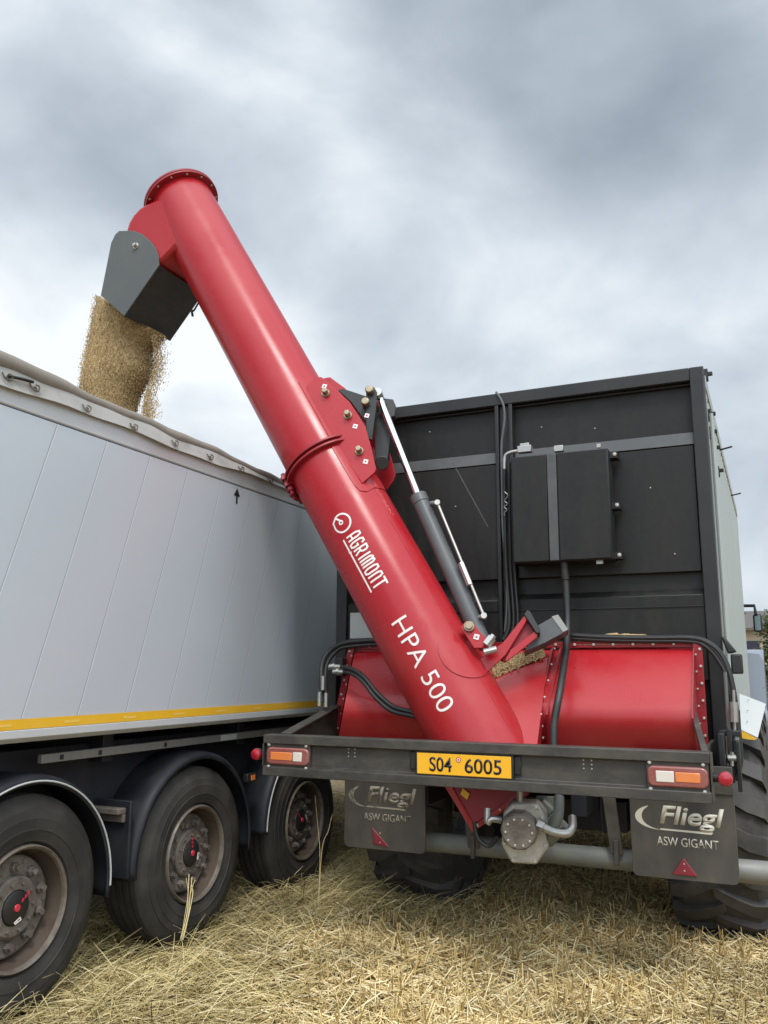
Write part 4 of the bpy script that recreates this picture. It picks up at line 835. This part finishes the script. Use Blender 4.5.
# ================================================================== TIPPER SEMI-TRAILER
XT = -3.2
K = thing('tipper_semitrailer', (-4.45, 4.33, 0), 'silver tipping truck trailer with yellow reflective strip, being filled with grain', 'trailer')
def truck():
    y0, y1 = .6, 10.4; zs, zb = 1.217+H, 1.274
    XF = XT-2.5
    b = MB(); b.box((XT-.05, y0, 1.36), (XT, y1, zs-.004)); sp = b.build('side_panel', 'alu', K)
    b = MB(); b.box((XT-.05, y0, zs+.004), (XT+.002, y1, zs+.118)); b.build('top_rail', 'alurail', K, .008)
    b = MB(); b.box((XT-.045, y0, zs-.004), (XT-.012, y1, zs+.004)); b.build('shadow_gap', 'dark', sp)
    # slanting panel seams
    ysb = [aX(px, py, XT).y for px, py in ((22, 716), (77.5, 714), (126, 711), (168, 707), (206, 704), (238, 702), (267, 700))]
    stp = (ysb[-1]-ysb[0])/(len(ysb)-1); s = MB(); yy = ysb[0]-6*stp
    while yy < 9.8:
        h = zs-.006-1.375; s.add([(XT+.0018, yy-.003, 1.375), (XT+.0018, yy+.003, 1.375), (XT+.0018, yy+.003+h*.30, zs-.006), (XT+.0018, yy-.003+h*.30, zs-.006)], [(0, 1, 2, 3)]); yy += stp
    s.build('panel_seams', 'seam', sp, recalc=False, smooth=0)
    s = MB(); yy = ysb[0]-6*stp-.0055
    while yy < 9.8:
        h = zs-.006-1.375; s.add([(XT+.0012, yy-.002, 1.375), (XT+.0012, yy+.002, 1.375), (XT+.0012, yy+.002+h*.30, zs-.006), (XT+.0012, yy-.002+h*.30, zs-.006)], [(0, 1, 2, 3)]); yy += stp
    s.build('seam_shadow_lines', 'seamshade', sp, recalc=False, smooth=0)  # flat darker strips: faint shadow beside each seam, painted on
    # loading arrow
    a = aX(236.5, 488, XT); b2 = aX(236.5, 504, XT); a.y = b2.y = (a.y+b2.y)/2; w = .035; t = MB(); xx = XT+.0025
    t.add([(xx, a.y-.008, b2.z), (xx, a.y+.012, b2.z), (xx, a.y+.012, a.z-.05), (xx, a.y-.008, a.z-.05)], [(0, 1, 2, 3)]); t.add([(xx, a.y-w, a.z-.055), (xx, a.y+w+.004, a.z-.055), (xx, a.y+.002, a.z)], [(0, 1, 2)]); t.build('arrow_mark', 'ink', sp, recalc=False, smooth=0)
    # yellow tape and bottom rail
    t = MB(); t.box((XT-.05, y0, 1.322), (XT+.008, y1, 1.36)); yt0 = t.build('tape_rail', 'alurail', K)
    t = MB(); t.box((XT+.0085, y0, 1.324), (XT+.011, y1, 1.371)); t.build('reflective_tape', 'yellow', yt0)
    y = y0+.1
    while y < 9:
        t = MB(); t.add([(XT+.0118, y, 1.339), (XT+.0118, y+.10, 1.339), (XT+.0118, y+.10, 1.352), (XT+.0118, y, 1.352)], [(0, 1, 2, 3)]); y += .42
        t.build('tape_print', 'yellowmark', yt0, recalc=False, smooth=0)
    t = MB(); t.prism([(XT+.012, y0, 1.3215), (XT+.012, y0, 1.285), (XT-.02, y0, 1.262), (XT-.06, y0, 1.262), (XT-.06, y0, 1.3215)], (0, y1-y0, 0)); t.build('bottom_rail', 'alurail', K, .003)
    # other walls, floor
    t = MB(); t.box((XF, y0, 1.28), (XF+.05, y1, zs+.118)); t.build('side_panel', 'alu', K, .004)
    t = MB(); t.box((XF+.051, y0, 1.28), (XT-.051, y0+.05, zs+.05)); t.build('end_wall', 'alu', K); t = MB(); t.box((XF+.051, y1-.05, 1.28), (XT-.051, y1, zs+.05)); t.build('end_wall', 'alu', K)
    t = MB(); t.box((XF+.051, y0+.051, 1.262), (XT-.061, y1-.051, 1.31)); t.build('floor', 'navy', K)
    # tarpaulin: rolled on the right wall with a hanging pale flap
    ys = np.linspace(y0, y1, 120); zt = lambda y: zs+.178+(.085*max(0, min(1, (5.2-y)/2.6)))+.007*math.sin(y*3.3)+.005*math.sin(y*9)+.003*math.sin(y*19)
    t = MB(); g = []
    for y in ys:
        r = .038+.005*math.sin(y*5.1)+.003*math.sin(y*13)+(.014*max(0, min(1, (3.9-y)/1.4))); c = Vector((XT-.035, y, zt(y)-r))
        g.append([c+Vector((math.cos(a)*r*1.25, 0, math.sin(a)*r)) for a in np.linspace(-2.2, PI+1.2, 14)])
    t.sheet(g); tp = t.build('tarpaulin', 'tarp', K, smooth=60)
    t = MB(); g = []
    for y in ys:
        wv = .004*math.sin(y*7)+.003*math.sin(y*17); zb_ = zs+.095+.010*math.sin(y*4.2)+.004*math.sin(y*11); ztop = zt(y)-.05
        g.append([(XT+.004, y, zb_-.002), (XT+.030+wv, y, zb_-.006), (XT+.027+wv, y, zb_+.004), (XT+.017+wv*.6, y, zb_*.6+ztop*.4), (XT+.012+wv*.3, y, zb_*.2+ztop*.8), (XT-.01, y, ztop+.02)])
    t.sheet(g); t.build('tarp_flap', 'tarpw', tp, smooth=60)
    for i, (px, py) in enumerate(((35, 384), (87, 403), (134, 422), (175, 439), (210, 453.5), (241, 465.5), (270, 477), (8, 372))):
        p = aX(px, py, XT+.024); k = MB(); p.z = zs+.105+.02*max(0, min(1, (4.9-p.y)/2.3))
        k.tube(spline([p+Vector((.004, -.035, .015)), p+Vector((.012, -.02, -.012)), p+Vector((.012, .01, -.012)), p+Vector((.010, .02, .012)), p+Vector((.006, .0, .018))], 4), .0042, 6); k.lathe([(0, .010), (.006, .010), (.006, 0)], p, (1, 0, 0), 10)
        k.build('tarp_hook', 'hub', tp)
    k = MB(); p = aX(35, 384, XT+.02); k.tube(spline([aX(8, 376, XT+.03), aX(22, 379, XT+.035), aX(33, 382, XT+.03)], 4), .008, 6); k.build('tarp_strap', 'rubber', tp)
    # chassis, side rail
    t = MB()
    t.box((XT-.9, y0+.2, .92), (XT-.78, y1, 1.25)); t.box((XT-1.75, y0+.2, .92), (XT-1.63, y1, 1.25))
    for y in (1.8, 2.4, 3.7, 5.0, 6.3, 7.6): t.box((XT-2.4, y, 1.10), (XT-.17, y+.08, 1.255))
    t.box((XT-.3, 2.3, .75), (XT-.27, 6.4, 1.2))
    t.build('chassis', 'navy', K, .006)
    a, b2 = aX(42, 758.5, XT-.12), aX(310, 728, XT-.12); t = MB(); z = (a.z+b2.z)/2; t.box((XT-.15, a.y, z-.022), (XT-.12, b2.y+1.2, z+.022)); sr = t.build('side_rail', 'rail', K, .004)
    lp = aX(228, 734, XT-.119); t = MB(); t.box((XT-.1195, lp.y-.08, z-.018), (XT-.1175, lp.y+.1, z+.018)); t.build('maker_plate', 'white', sr)
    for px in (62, 100, 165):
        q = aX(px, 750, XT-.119); t = MB(); t.box((XT-.1195, q.y-.01, z-.012), (XT-.117, q.y+.014, z+.012)); t.build('rail_hole', 'dark', sr)
    t = MB(); t.tube([(XT-1.2-.9, y, .52) if 0 else (XT-.2, 3.046, .52), (XT-2.3, 3.046, .52)], .07, 14)
    for y in (4.33, 5.62): t.tube([(XT-.2, y, .52), (XT-2.3, y, .52)], .07, 14)
    t.build('axle', 'navy', K)
    # wheels
    R = .50
    prof = [(-.33, .275), (-.335, .38), (-.31, .45), (-.295, R-.018)]
    x = -.29
    for g in (-.235, -.185, -.135, -.085): prof += [(g-.008, R), (g-.005, R-.014), (g+.005, R-.014), (g+.008, R)]
    prof += [(-.048, R-.004), (-.03, R-.02), (-.014, R-.055), (-.008, .432), (-.003, .431), (-.002, .425), (.004, .395), (.0065, .394), (.0065, .389), (.006, .38), (.006, .346), (.009, .345), (.009, .338), (.005, .336), (.004, .325), (-.002, .312), (-.006, .290), (-.03, .278)]
    ty = MB(); ty.lathe(prof, n=96)
    hub = MB(); hub.lathe([(-.12, .226), (-.088, .222), (-.080, .212), (-.082, .14)], n=48); hub.lathe([(-.082, .14), (-.058, .135), (-.05, .125), (-.05, .08), (-.046, .078)], n=40)
    for i in range(10):
        a = 2*PI*i/10; c = Vector((-.086, .198*math.cos(a+.61), .198*math.sin(a+.61))); hub.lathe([(0, .014), (.010, .012), (.012, 0)], c, (1, 0, 0), 8)
    rim = MB(); rim.lathe([(-.03, .278), (-.006, .275), (.002, .268), (-.006, .258), (-.02, .254)], n=64)
    barrel = MB(); barrel.lathe([(-.0202, .254), (-.05, .250), (-.10, .242), (-.13, .234), (-.145, .2)], n=64)
    wheels = []
    nut = MB(); nut.lathe([(0, .026), (.012, .025), (.020, .021), (.022, .016), (.040, .015), (.040, 0)], axis=(1, 0, 0), n=6)
    nut2 = MB(); nut2.lathe([(0, .009), (.012, .008), (.012, 0)], axis=(1, 0, 0), n=6)
    for i, (y, z) in enumerate(((3.07, .520), (4.375, .522), (5.68, .515))):
        loc = Vector((XT-.01, y, z))
        if i == 0:
            w = ty.build('wheel', 'tyre', K, loc=loc, smooth=32); rm = rim.build('rim', 'rimlip', w, loc=loc); hb = hub.build('hub', 'hub', w, loc=loc)
            for o in (w, rm, hb): pass
            cap = MB(); cap.lathe([(-.055, .076), (-.042, .074), (-.036, .065), (-.034, 0)], n=32); cp = cap.build('hub_cap', 'rubber', w, loc=loc)
            cs = MB(); cs.lathe([(-.0338, .017), (-.030, .015), (-.029, 0)], n=20); c2 = cs.build('cap_badge', 'capred', w, loc=loc)
            n0 = nut.build('wheel_nut', 'hub', w, loc=loc+Vector((-.070, .172, 0))); n1 = nut2.build('hub_bolt', 'hub', w, loc=loc+Vector((-.02, .115, 0)))
            bl = barrel.build('rim_barrel', 'rim', w, loc=loc); parts = [rm, hb, cp, c2, bl]
            nuts = []
            for k in range(10):
                a = 2*PI*k/10+.3; q = n0 if k == 0 else place(n0, 'wheel_nut', w, loc); q.location = loc+Vector((-.081, .172*math.cos(a), .172*math.sin(a))); par(q, w); nuts.append(q)
            for k in range(10):
                a = 2*PI*k/10+.6; q = n1 if k == 0 else place(n1, 'hub_bolt', w, loc); q.location = loc+Vector((-.05, .104*math.cos(a), .104*math.sin(a))); par(q, w); nuts.append(q)
            lt = MB(); st = lambda poly, cl=False: strokes_to_mb(lt, poly, .006, lambda x, y: (-.0332, x, y), cl, .01)
            st([(-.01, -.06), (.02, -.045), (.026, -.056), (-.004, -.068)], True); st([(.002, -.0635), (.006, -.0545)])
            lo = lt.build('cap_mark', 'cream', w, loc=loc, recalc=False, smooth=0)
            lt = MB()
            for k in range(3):
                yy = .024+k*.016; zz = .02+k*.013; st([(yy, zz), (yy+.004, zz+.014), (yy+.012, zz+.008)]); st([(yy+.002, zz+.006), (yy+.009, zz+.002)])
            lo2 = lt.build('cap_mark', 'capred', w, loc=loc, recalc=False, smooth=0); parts += [lo, lo2]
            base = (w, parts+nuts, loc)
        else:
            w = place(base[0], 'wheel', K, loc, (0, 0, 0))
            rot = Matrix.Rotation(random.uniform(.2, 2), 4, 'X')
            for p in base[1]:
                q = p.copy(); COL.objects.link(q); q.name = p.name.split('.')[0]; q.location = loc+rot @ (p.location-base[2]); q.rotation_euler = rot.to_euler(); par(q, w)
        wheels.append(w)
    # inner halves on the far side
    for y in (3.07, 4.375, 5.68): o = place(base[0], 'wheel', K, (XT-2.48+.33, y, .525), (0, 0, 0))
    # mudguards
    for i, (y, a0, a1) in enumerate(((3.07, -8, 172), (4.375, -8, 184), (5.68, 60, 182))):
        r = .585; c = Vector((0, y, .525)); g = MB(); G = []
        for a in np.linspace(math.radians(a0), math.radians(a1), 40):
            row = []
            for xx, dr in ((XT-.42, .0), (XT-.06, .0), (XT-.02, -.006), (XT-.004, -.022), (XT-.004, -.045)): row.append((xx, y+(r+dr)*math.cos(a), .525+(r+dr)*math.sin(a)))
            G.append(row)
        g.sheet(G); m = g.build('mudguard', 'fender', K, smooth=50); sd = m.modifiers.new('t', 'SOLIDIFY'); sd.thickness = .008
        if i == 0 or i == 2:
            e = MB(); lo, hi = ((-2, 172) if i == 0 else (118, 180)); rr = r+(-.03 if i == 0 else -.03)
            e.tube([(XT+.003, y+rr*math.cos(a), .525+rr*math.sin(a)) for a in np.linspace(math.radians(lo), math.radians(hi), 40)], .0048, 8); e.build('white_piping', 'white', m)
    t = MB(); t.box((XT-.42, 3.765, .50), (XT-.012, 3.787, .90)); t.build('mudguard_panel', 'fender', K, .006)
    t = MB(); t.box((XT-.40, 3.70, .835), (XT-.04, 3.763, .865)); t.box((XT-.40, 3.74, .79), (XT-.04, 3.763, .834)); t.build('mudguard_bracket', 'hub', K, .004)
    sl_ = aX(251, 777.5, XT-.02); t = MB(); t.box((XT-.05, sl_.y-.05, sl_.z-.025), (XT-.012, sl_.y+.06, sl_.z+.025)); sm = t.build('side_marker', 'rubber', K, .004)
    t = MB(); t.box((XT-.0118, sl_.y-.012, sl_.z-.016), (XT-.006, sl_.y+.03, sl_.z+.016)); t.build('marker_lens', 'lensorange', sm)
truck()

# grain inside the truck body
def load():
    g = []; rr = random.Random(5)
    for y in np.linspace(.66, 10.34, 60):
        g.append([(x, y, 1.8+.62*math.exp(-((x+4.55)/.9)**2-((y-5.0)/1.9)**2)+rr.uniform(-.01, .01)) for x in np.linspace(-5.645, -3.255, 26)])
    mb = MB(); mb.sheet(g); o = mb.build('grain_load', 'grainmass'); tag(o, 'heap of golden grain lying inside the silver truck trailer body', 'grain', kind='stuff')
load()
# falling grain
def stream():
    mb = MB(); rr = random.Random(9); n = 30; rows = 26
    Lp = [(104, 299), (101, 315), (97, 335), (92, 355), (88, 372), (86, 392), (84, 420), (83, 450)]
    Rp = [(160, 333), (152, 341), (146, 350), (147, 361), (147, 372), (140, 383), (134, 394), (131, 406), (129, 430)]
    def lerp(P, t): k = t*(len(P)-1); i = min(int(k), len(P)-2); return (P[i][0]+(P[i+1][0]-P[i][0])*(k-i), P[i][1]+(P[i+1][1]-P[i][1])*(k-i))
    ph = [rr.uniform(0, 6) for _ in range(8)]; G = []
    for i in range(rows):
        t = i/(rows-1); l = aY(*lerp(Lp, t), 4.95); r = aY(*lerp(Rp, t), 5.02); c = (l+r)/2; ax = (r-l)/2; dy = .22*(1-.25*t); row = []
        for k in range(n):
            a = 2*PI*k/n
            q = 1+.03*math.sin(5*a+ph[0]+t*3)+.03*math.sin(3*a+ph[1]-t*5)+.02*math.sin(t*16+ph[2]+2*a)*t+.02*rr.uniform(-1, 1)
            row.append(c+ax*math.cos(a)*q*.97+Vector((0, -math.sin(a)*dy*q, rr.uniform(-.01, .01))))
        row.append(row[0]); G.append(row)
    mb.sheet(G); mb.f.append(tuple(range(n))); core = mb
    # kernels around the surface and flying off on the right
    P = []
    for _ in range(15000):
        t = rr.random()**.9; l = aY(*lerp(Lp, t), 4.95); r = aY(*lerp(Rp, t), 5.02); c = (l+r)/2; ax = (r-l)/2; a = rr.uniform(0, 2*PI); k = 1.0+abs(rr.gauss(0, .065))
        P.append(c+ax*math.cos(a)*k+Vector((0, -math.sin(a)*.22*(1-.25*t)*k, 0)))
    for _ in range(3000):
        t = rr.random(); px = 150+4*math.sin(t*6)+abs(rr.gauss(0, 6.0))-12*max(0, t-.55); py = 335+t*85; P.append(aY(px, py, rr.uniform(4.85, 5.15)))
    for _ in range(500):
        P.append(aY(rr.gauss(149, 5), rr.gauss(409, 6), rr.uniform(4.85, 5.2)))
    me_v = []; me_f = []
    for p in P:
        s = rr.uniform(.0022, .0036); d = Vector((rr.gauss(0, 1), rr.gauss(0, 1), rr.gauss(0, 1)-1)).normalized(); e1, e2 = perp(d); o = len(me_v)
        d = (d*.5+Vector((0, 0, -1))).normalized(); e1, e2 = perp(d); me_v += [p+d*s*2.6, p-d*s*2.6, p+e1*s, p+e2*s, p-e1*s, p-e2*s]
        me_f += [(o, o+2, o+3), (o, o+3, o+4), (o, o+4, o+5), (o, o+5, o+2), (o+1, o+3, o+2), (o+1, o+4, o+3), (o+1, o+5, o+4), (o+1, o+2, o+5)]
    o1 = len(core.v); core.v += [tuple(v) for v in me_v]; nf = len(core.f); core.f += [tuple(i+o1 for i in f) for f in me_f]
    ob = core.build('falling_grain', 'grainfall', recalc=False); ob.data.materials.append(M['grain'])
    mi = np.zeros(len(ob.data.polygons), dtype=np.int32); mi[nf:] = 1; ob.data.polygons.foreach_set('material_index', mi)
    tag(ob, 'stream of golden grain pouring from the grey auger chute', 'grain', kind='stuff')
stream()

# ================================================================== STRAW, STUBBLE, GRASS
def strands(name, m, pos, length, head, pitch, width, bend, label, cat, seg=3, lift=0.0):
    """pos (n,2); head = direction on the ground; pitch = angle above ground at the root; bend = pitch change along the strand"""
    n = len(pos); k = seg+1
    p = np.zeros((n, k, 3)); p[:, 0, :2] = pos
    p[:, 0, 2] = gz(pos[:, 0], pos[:, 1])+lift
    for i in range(1, k):
        t = (i-.5)/seg; pt = pitch+bend*t; hd = head+.25*t*np.sin(pos[:, 0]*91)
        st = np.stack([np.cos(pt)*np.cos(hd), np.cos(pt)*np.sin(hd), np.sin(pt)], 1)*(length/seg)[:, None]
        p[:, i] = p[:, i-1]+st
    p[:, 1:, 2] = np.maximum(p[:, 1:, 2], p[:, :1, 2]+.004)
    sd = np.stack([-np.sin(head), np.cos(head), np.zeros(n)], 1); up = np.array([0, 0, 1.0])
    vs = np.zeros((n, k, 3, 3))
    for i in range(k):
        w = (width*(1-.65*(i/seg)**2))[:, None] if seg > 2 else width[:, None]
        up_i = np.stack([-np.sin(pitch)*np.cos(head), -np.sin(pitch)*np.sin(head), np.cos(pitch)], 1)
        vs[:, i, 0] = p[:, i]+sd*w*.5; vs[:, i, 1] = p[:, i]-sd*w*.5; vs[:, i, 2] = p[:, i]+up_i*w*.6
    V = vs.reshape(-1, 3); base = (np.arange(n)*k*3)[:, None]; F_ = []
    for i in range(seg):
        for a, b in ((0, 1), (1, 2), (2, 0)): F_.append(base+np.array([[i*3+a, i*3+b, i*3+3+b, i*3+3+a]]))
    Fq = np.stack(F_, 1).reshape(-1, 4)
    me = bpy.data.meshes.new(name); me.vertices.add(len(V)); me.vertices.foreach_set('co', V.astype(np.float32).ravel())
    me.loops.add(Fq.size); me.loops.foreach_set('vertex_index', Fq.astype(np.int32).ravel()); me.polygons.add(len(Fq)); me.polygons.foreach_set('loop_start', np.arange(0, Fq.size, 4, dtype=np.int32)); me.update(calc_edges=True)
    me.materials.append(M[m]); o = bpy.data.objects.new(name, me); COL.objects.link(o); tag(o, label, cat, kind='stuff'); return o
def scatter(n, x0, x1, y0, y1): return np.stack([rng.uniform(x0, x1, n), rng.uniform(y0, y1, n)], 1)
def edge(pos): return -2.45+.28*np.sin(pos[:, 1]*2.3)+.12*np.sin(pos[:, 1]*7)+.25*(pos[:, 1]-4.5)*.3      # border between long grass and stubble
p = np.concatenate([scatter(50000, -3.2, 1.2, 2.6, 7.2), scatter(16000, -4.5, 3.5, 7.2, 14), scatter(9000, -3.2, 3, 0, 2.6)]); n = len(p)
keep = (p[:, 0] > edge(p)+rng.normal(0, .18, n)) | (p[:, 1] > 7.5); p = p[keep]; n = len(p)
strands('cut_straw', 'straw', p, rng.uniform(.05, .20, n), rng.uniform(0, 2*PI, n), np.abs(rng.normal(.08, .2, n)), rng.uniform(.0045, .0095, n), rng.normal(-.1, .2, n), 'pale cut straw lying loose over the stubble field', 'straw', 2, .015)
xr = np.arange(-3.0, 3.2, .13); rows = rng.choice(xr, 15000)+rng.normal(0, .014, 15000); py = np.concatenate([rng.uniform(3, 8, 10500), rng.uniform(8, 15, 4500)])
p = np.stack([rows, py], 1); keep = (p[:, 0] > edge(p)+.15); p = p[keep]; n = len(p)
strands('stubble', 'stub', p, rng.uniform(.05, .15, n), rng.uniform(0, 2*PI, n), rng.normal(1.2, .3, n), rng.uniform(.005, .008, n), rng.normal(0, .15, n), 'standing cut cereal stubble in rows under the trailer', 'stubble', 2)
p = np.concatenate([scatter(26000, -4.2, -1.3, 2.4, 7.4), scatter(4000, -6, -2.6, 5.5, 10)]); n = len(p); keep = p[:, 0] < edge(p)+rng.normal(0, .2, n); p = p[keep]; n = len(p)
strands('long_grass', 'grass', p, rng.uniform(.10, .34, n), rng.normal(-.5, 1.5, n), rng.uniform(.05, .95, n), rng.uniform(.003, .0065, n), rng.uniform(-1.3, -.2, n), 'long flattened dry grass beside the truck wheels', 'grass', 4)

# single stalks that stand out
def stalk(name, pts, label, r=.0019):
    mb = MB(); mb.tube(spline(pts, 5), [r]*(5*(len(pts)-1))+[r*.6], 6); e = Vector(pts[-1]); d = (e-Vector(pts[-2])).normalized()
    mb.tube([e, e+d*.03, e+d*.07], [r, r*2.2, r*.5], 6); o = mb.build(name, 'grass'); tag(o, label, 'grass')
g0 = aY(318, 888, 5.2)
stalk('grass_stalk', [(g0.x, 5.2, 0), aY(320, 858, 5.2), aY(318, 828, 5.2), aY(316, 806, 5.2)], 'tallest bare dry stalk standing before the rearmost truck wheel')
stalk('grass_stalk', [(g0.x+.03, 5.15, 0), aY(322, 850, 5.15), aY(328, 832, 5.15), aY(330, 824, 5.15)], 'shorter dry stalk leaning right before the rearmost truck wheel')
mb = MB(); w2 = [(186, 878), (189, 874), (192, 877), (195, 880), (191, 884)]
for i, (x, y) in enumerate(w2): mb.tube(spline([aX(x, y, XT-.01), aX(188+i*1.2-(i%2), 893, XT+.012), aX(185+i*.7+(i%3), 915, XT+.025), aX(181+i*.5-(i%2)*1.5, 940, XT+.04)], 4), [.0022]*12+[.001], 5)
tag(mb.build('grass_wisp', 'grass'), 'wisp of dry grass hanging from the middle truck wheel rim', 'grass')

# ================================================================== TRACTOR AHEAD, FARM BUILDING, TREES
def tractor():
    R = thing('tractor', (-1.53, 12.6, 0), 'grey tractor with a black mirror arm, mostly hidden ahead of the grain trailer', 'tractor')
    b = MB(); b.box((-2.0, 12.2, .8), (-1.06, 16.0, 1.75)); b.build('bonnet', 'tractor', R, .08)
    c = MB(); c.prism([(-2.35, 11.2, 1.5), (-2.35, 11.1, 2.3), (-2.3, 11.3, 2.95), (-2.3, 12.7, 2.95), (-2.35, 13.0, 2.2), (-2.35, 12.8, 1.5)], (1.64, 0, 0)); c.build('cab', 'glass', R, .05)
    r = MB(); r.box((-2.36, 11.15, 2.96), (-.70, 12.85, 3.10)); r.build('cab_roof', 'tractor', R, .05)
    for s in (-1, 1):
        x0, x1 = sorted((-1.53+s*.78, -1.53+s*1.42)); f = MB(); g = []
        for a in np.linspace(math.radians(10), math.radians(180), 16): g.append([(x, 11.45+.98*math.cos(a), .95+.92*math.sin(a)) for x in (x0, x1)])
        f.sheet(g); f.prism([(x0, 10.5, 1.25), (x1, 10.5, 1.22), (x1, 10.52, 1.72), (x1-.04, 10.53, 1.80), (x0, 10.55, 1.86)], (0, .05, 0)); o = f.build('rear_fender', 'tractor', R); sd = o.modifiers.new('t', 'SOLIDIFY'); sd.thickness = .02
        w = MB(); xc = -1.53+s*1.08; w.lathe([(-.27, .5), (-.3, .7), (-.24, .88), (0, .9), (.24, .88), (.3, .7), (.27, .5)], (xc, 11.45, .9), n=40)
        for i in range(22):
            for h in (-1, 1):
                a = 2*PI*i/22+(.14 if h > 0 else 0); p0 = Vector((xc, 11.45+.91*math.cos(a), .9+.91*math.sin(a))); p1 = Vector((xc+h*.27, 11.45+.9*math.cos(a+.22), .9+.9*math.sin(a+.22))); w.bar(p0, p1, .05, .05, up=p0-Vector((xc, 11.45, .9)))
        wo = w.build('wheel', 'agtyre', R); rm = MB(); rm.lathe([(-.2, .52), (.0, .3), (.1, .0)], (xc, 11.45, .9), (s, 0, 0), 30); rm.build('rim', 'reflector', wo)
        w = MB(); w.lathe([(-.2, .35), (-.22, .5), (-.17, .64), (.17, .64), (.22, .5), (.2, .35)], (-1.53+s*.9, 15.3, .65), n=36); w.lathe([(.1*s, .36), (.05*s, 0)], (-1.53+s*.9, 15.3, .65), n=24); w.build('wheel', 'agtyre', R)
    a = MB(); a.tube([(-.72, 11.2, 2.38), (-.45, 10.7, 2.36), (-.16, 10.5, 2.34), (-.15, 10.5, 2.24)], .018, 8); arm = a.build('mirror_arm', 'frameblk', R)
    q0, q1 = aY(752.5, 614, 10.5), aY(763, 632, 10.5); m = MB(); m.box((q0.x, 10.5, q1.z), (q1.x, 10.57, q0.z)); mm = m.build('mirror', 'frameblk', R, .025)
    m = MB(); m.box((q0.x+.018, 10.494, q1.z+.02), (q1.x-.018, 10.499, q0.z-.025)); m.build('mirror_glass', 'mirror', mm)
tractor()
def building():
    B = thing('farm_building', (-4, 44, 0), 'beige farm building with a low brown roof behind the tractor', 'building')
    x0, x1 = -9, 9; y0 = 40; z1 = 3.35
    w = MB(); w.box((x0, y0, 0), (x1, y0+8, z1)); w.build('wall', 'wallbg', B)
    r = MB(); r.prism([(x0-.4, y0-.4, z1), (x0-.4, y0-.4, z1+.1), (x0-.4, y0+4, z1+1.1), (x0-.4, y0+8.4, z1+.1), (x0-.4, y0+8.4, z1)], (x1-x0+.8, 0, 0)); r.build('roof', 'roofbg', B)
    p = aY(745.5, 641, y0-.01); q = aY(760, 650, y0-.01)
    for xa in (p.x-4, p.x, p.x+3):
        f = MB(); f.box((xa, y0-.03, q.z), (xa+q.x-p.x, y0-.002, p.z)); wi = f.build('window', 'purple', B)
        f = MB(); f.box((xa-.06, y0-.06, q.z-.08), (xa+q.x-p.x+.06, y0-.031, q.z)); f.build('sill', 'wallbg', wi)
building()
def tree(name, base, h, r, seed, label):
    rr = random.Random(seed); R = thing(name, base, label, 'tree', 'trees in front of the farm building'); base = Vector(base)
    t = MB(); t.tube([base, base+Vector((.05, 0, h*.35)), base+Vector((.0, .05, h*.8))], [.11, .08, .03], 8)
    for k in range(7):
        z = h*(.3+.07*k); a = rr.uniform(0, 6.3); t.tube([base+Vector((.03, 0, z)), base+Vector((r*.7*math.cos(a), r*.7*math.sin(a), z+.4))], [.03, .01], 5)
    t.build('trunk', 'bark', R); c = MB()
    cl = [(base+Vector((rr.gauss(0, r*.4), rr.gauss(0, r*.4), h*rr.uniform(.25, 1))), rr.uniform(.25, .55)*r) for _ in range(26)]
    for _ in range(5200):
        cc, cr = rr.choice(cl); p = cc+Vector((rr.gauss(0, 1), rr.gauss(0, 1), rr.gauss(0, 1)))*cr*.5; s = rr.uniform(.035, .08)
        d = Vector((rr.gauss(0, 1), rr.gauss(0, 1), rr.gauss(0, 1))).normalized(); e1, e2 = perp(d); c.add([p+e1*s, p+e2*s*.6, p-e1*s, p-e2*s*.6], [(0, 1, 2, 3)])
    c.build('crown', 'leaf', R, recalc=False, smooth=0)
tree('broadleaf_tree', (.10, 30, 0), 3.3, 1.0, 2, 'small dark green tree right of the beige building window')
tree('broadleaf_tree', (3.4, 33, 0), 4.0, 1.4, 4, 'wider green tree standing before the beige building end')
bpy.data.objects.remove(BOLT)
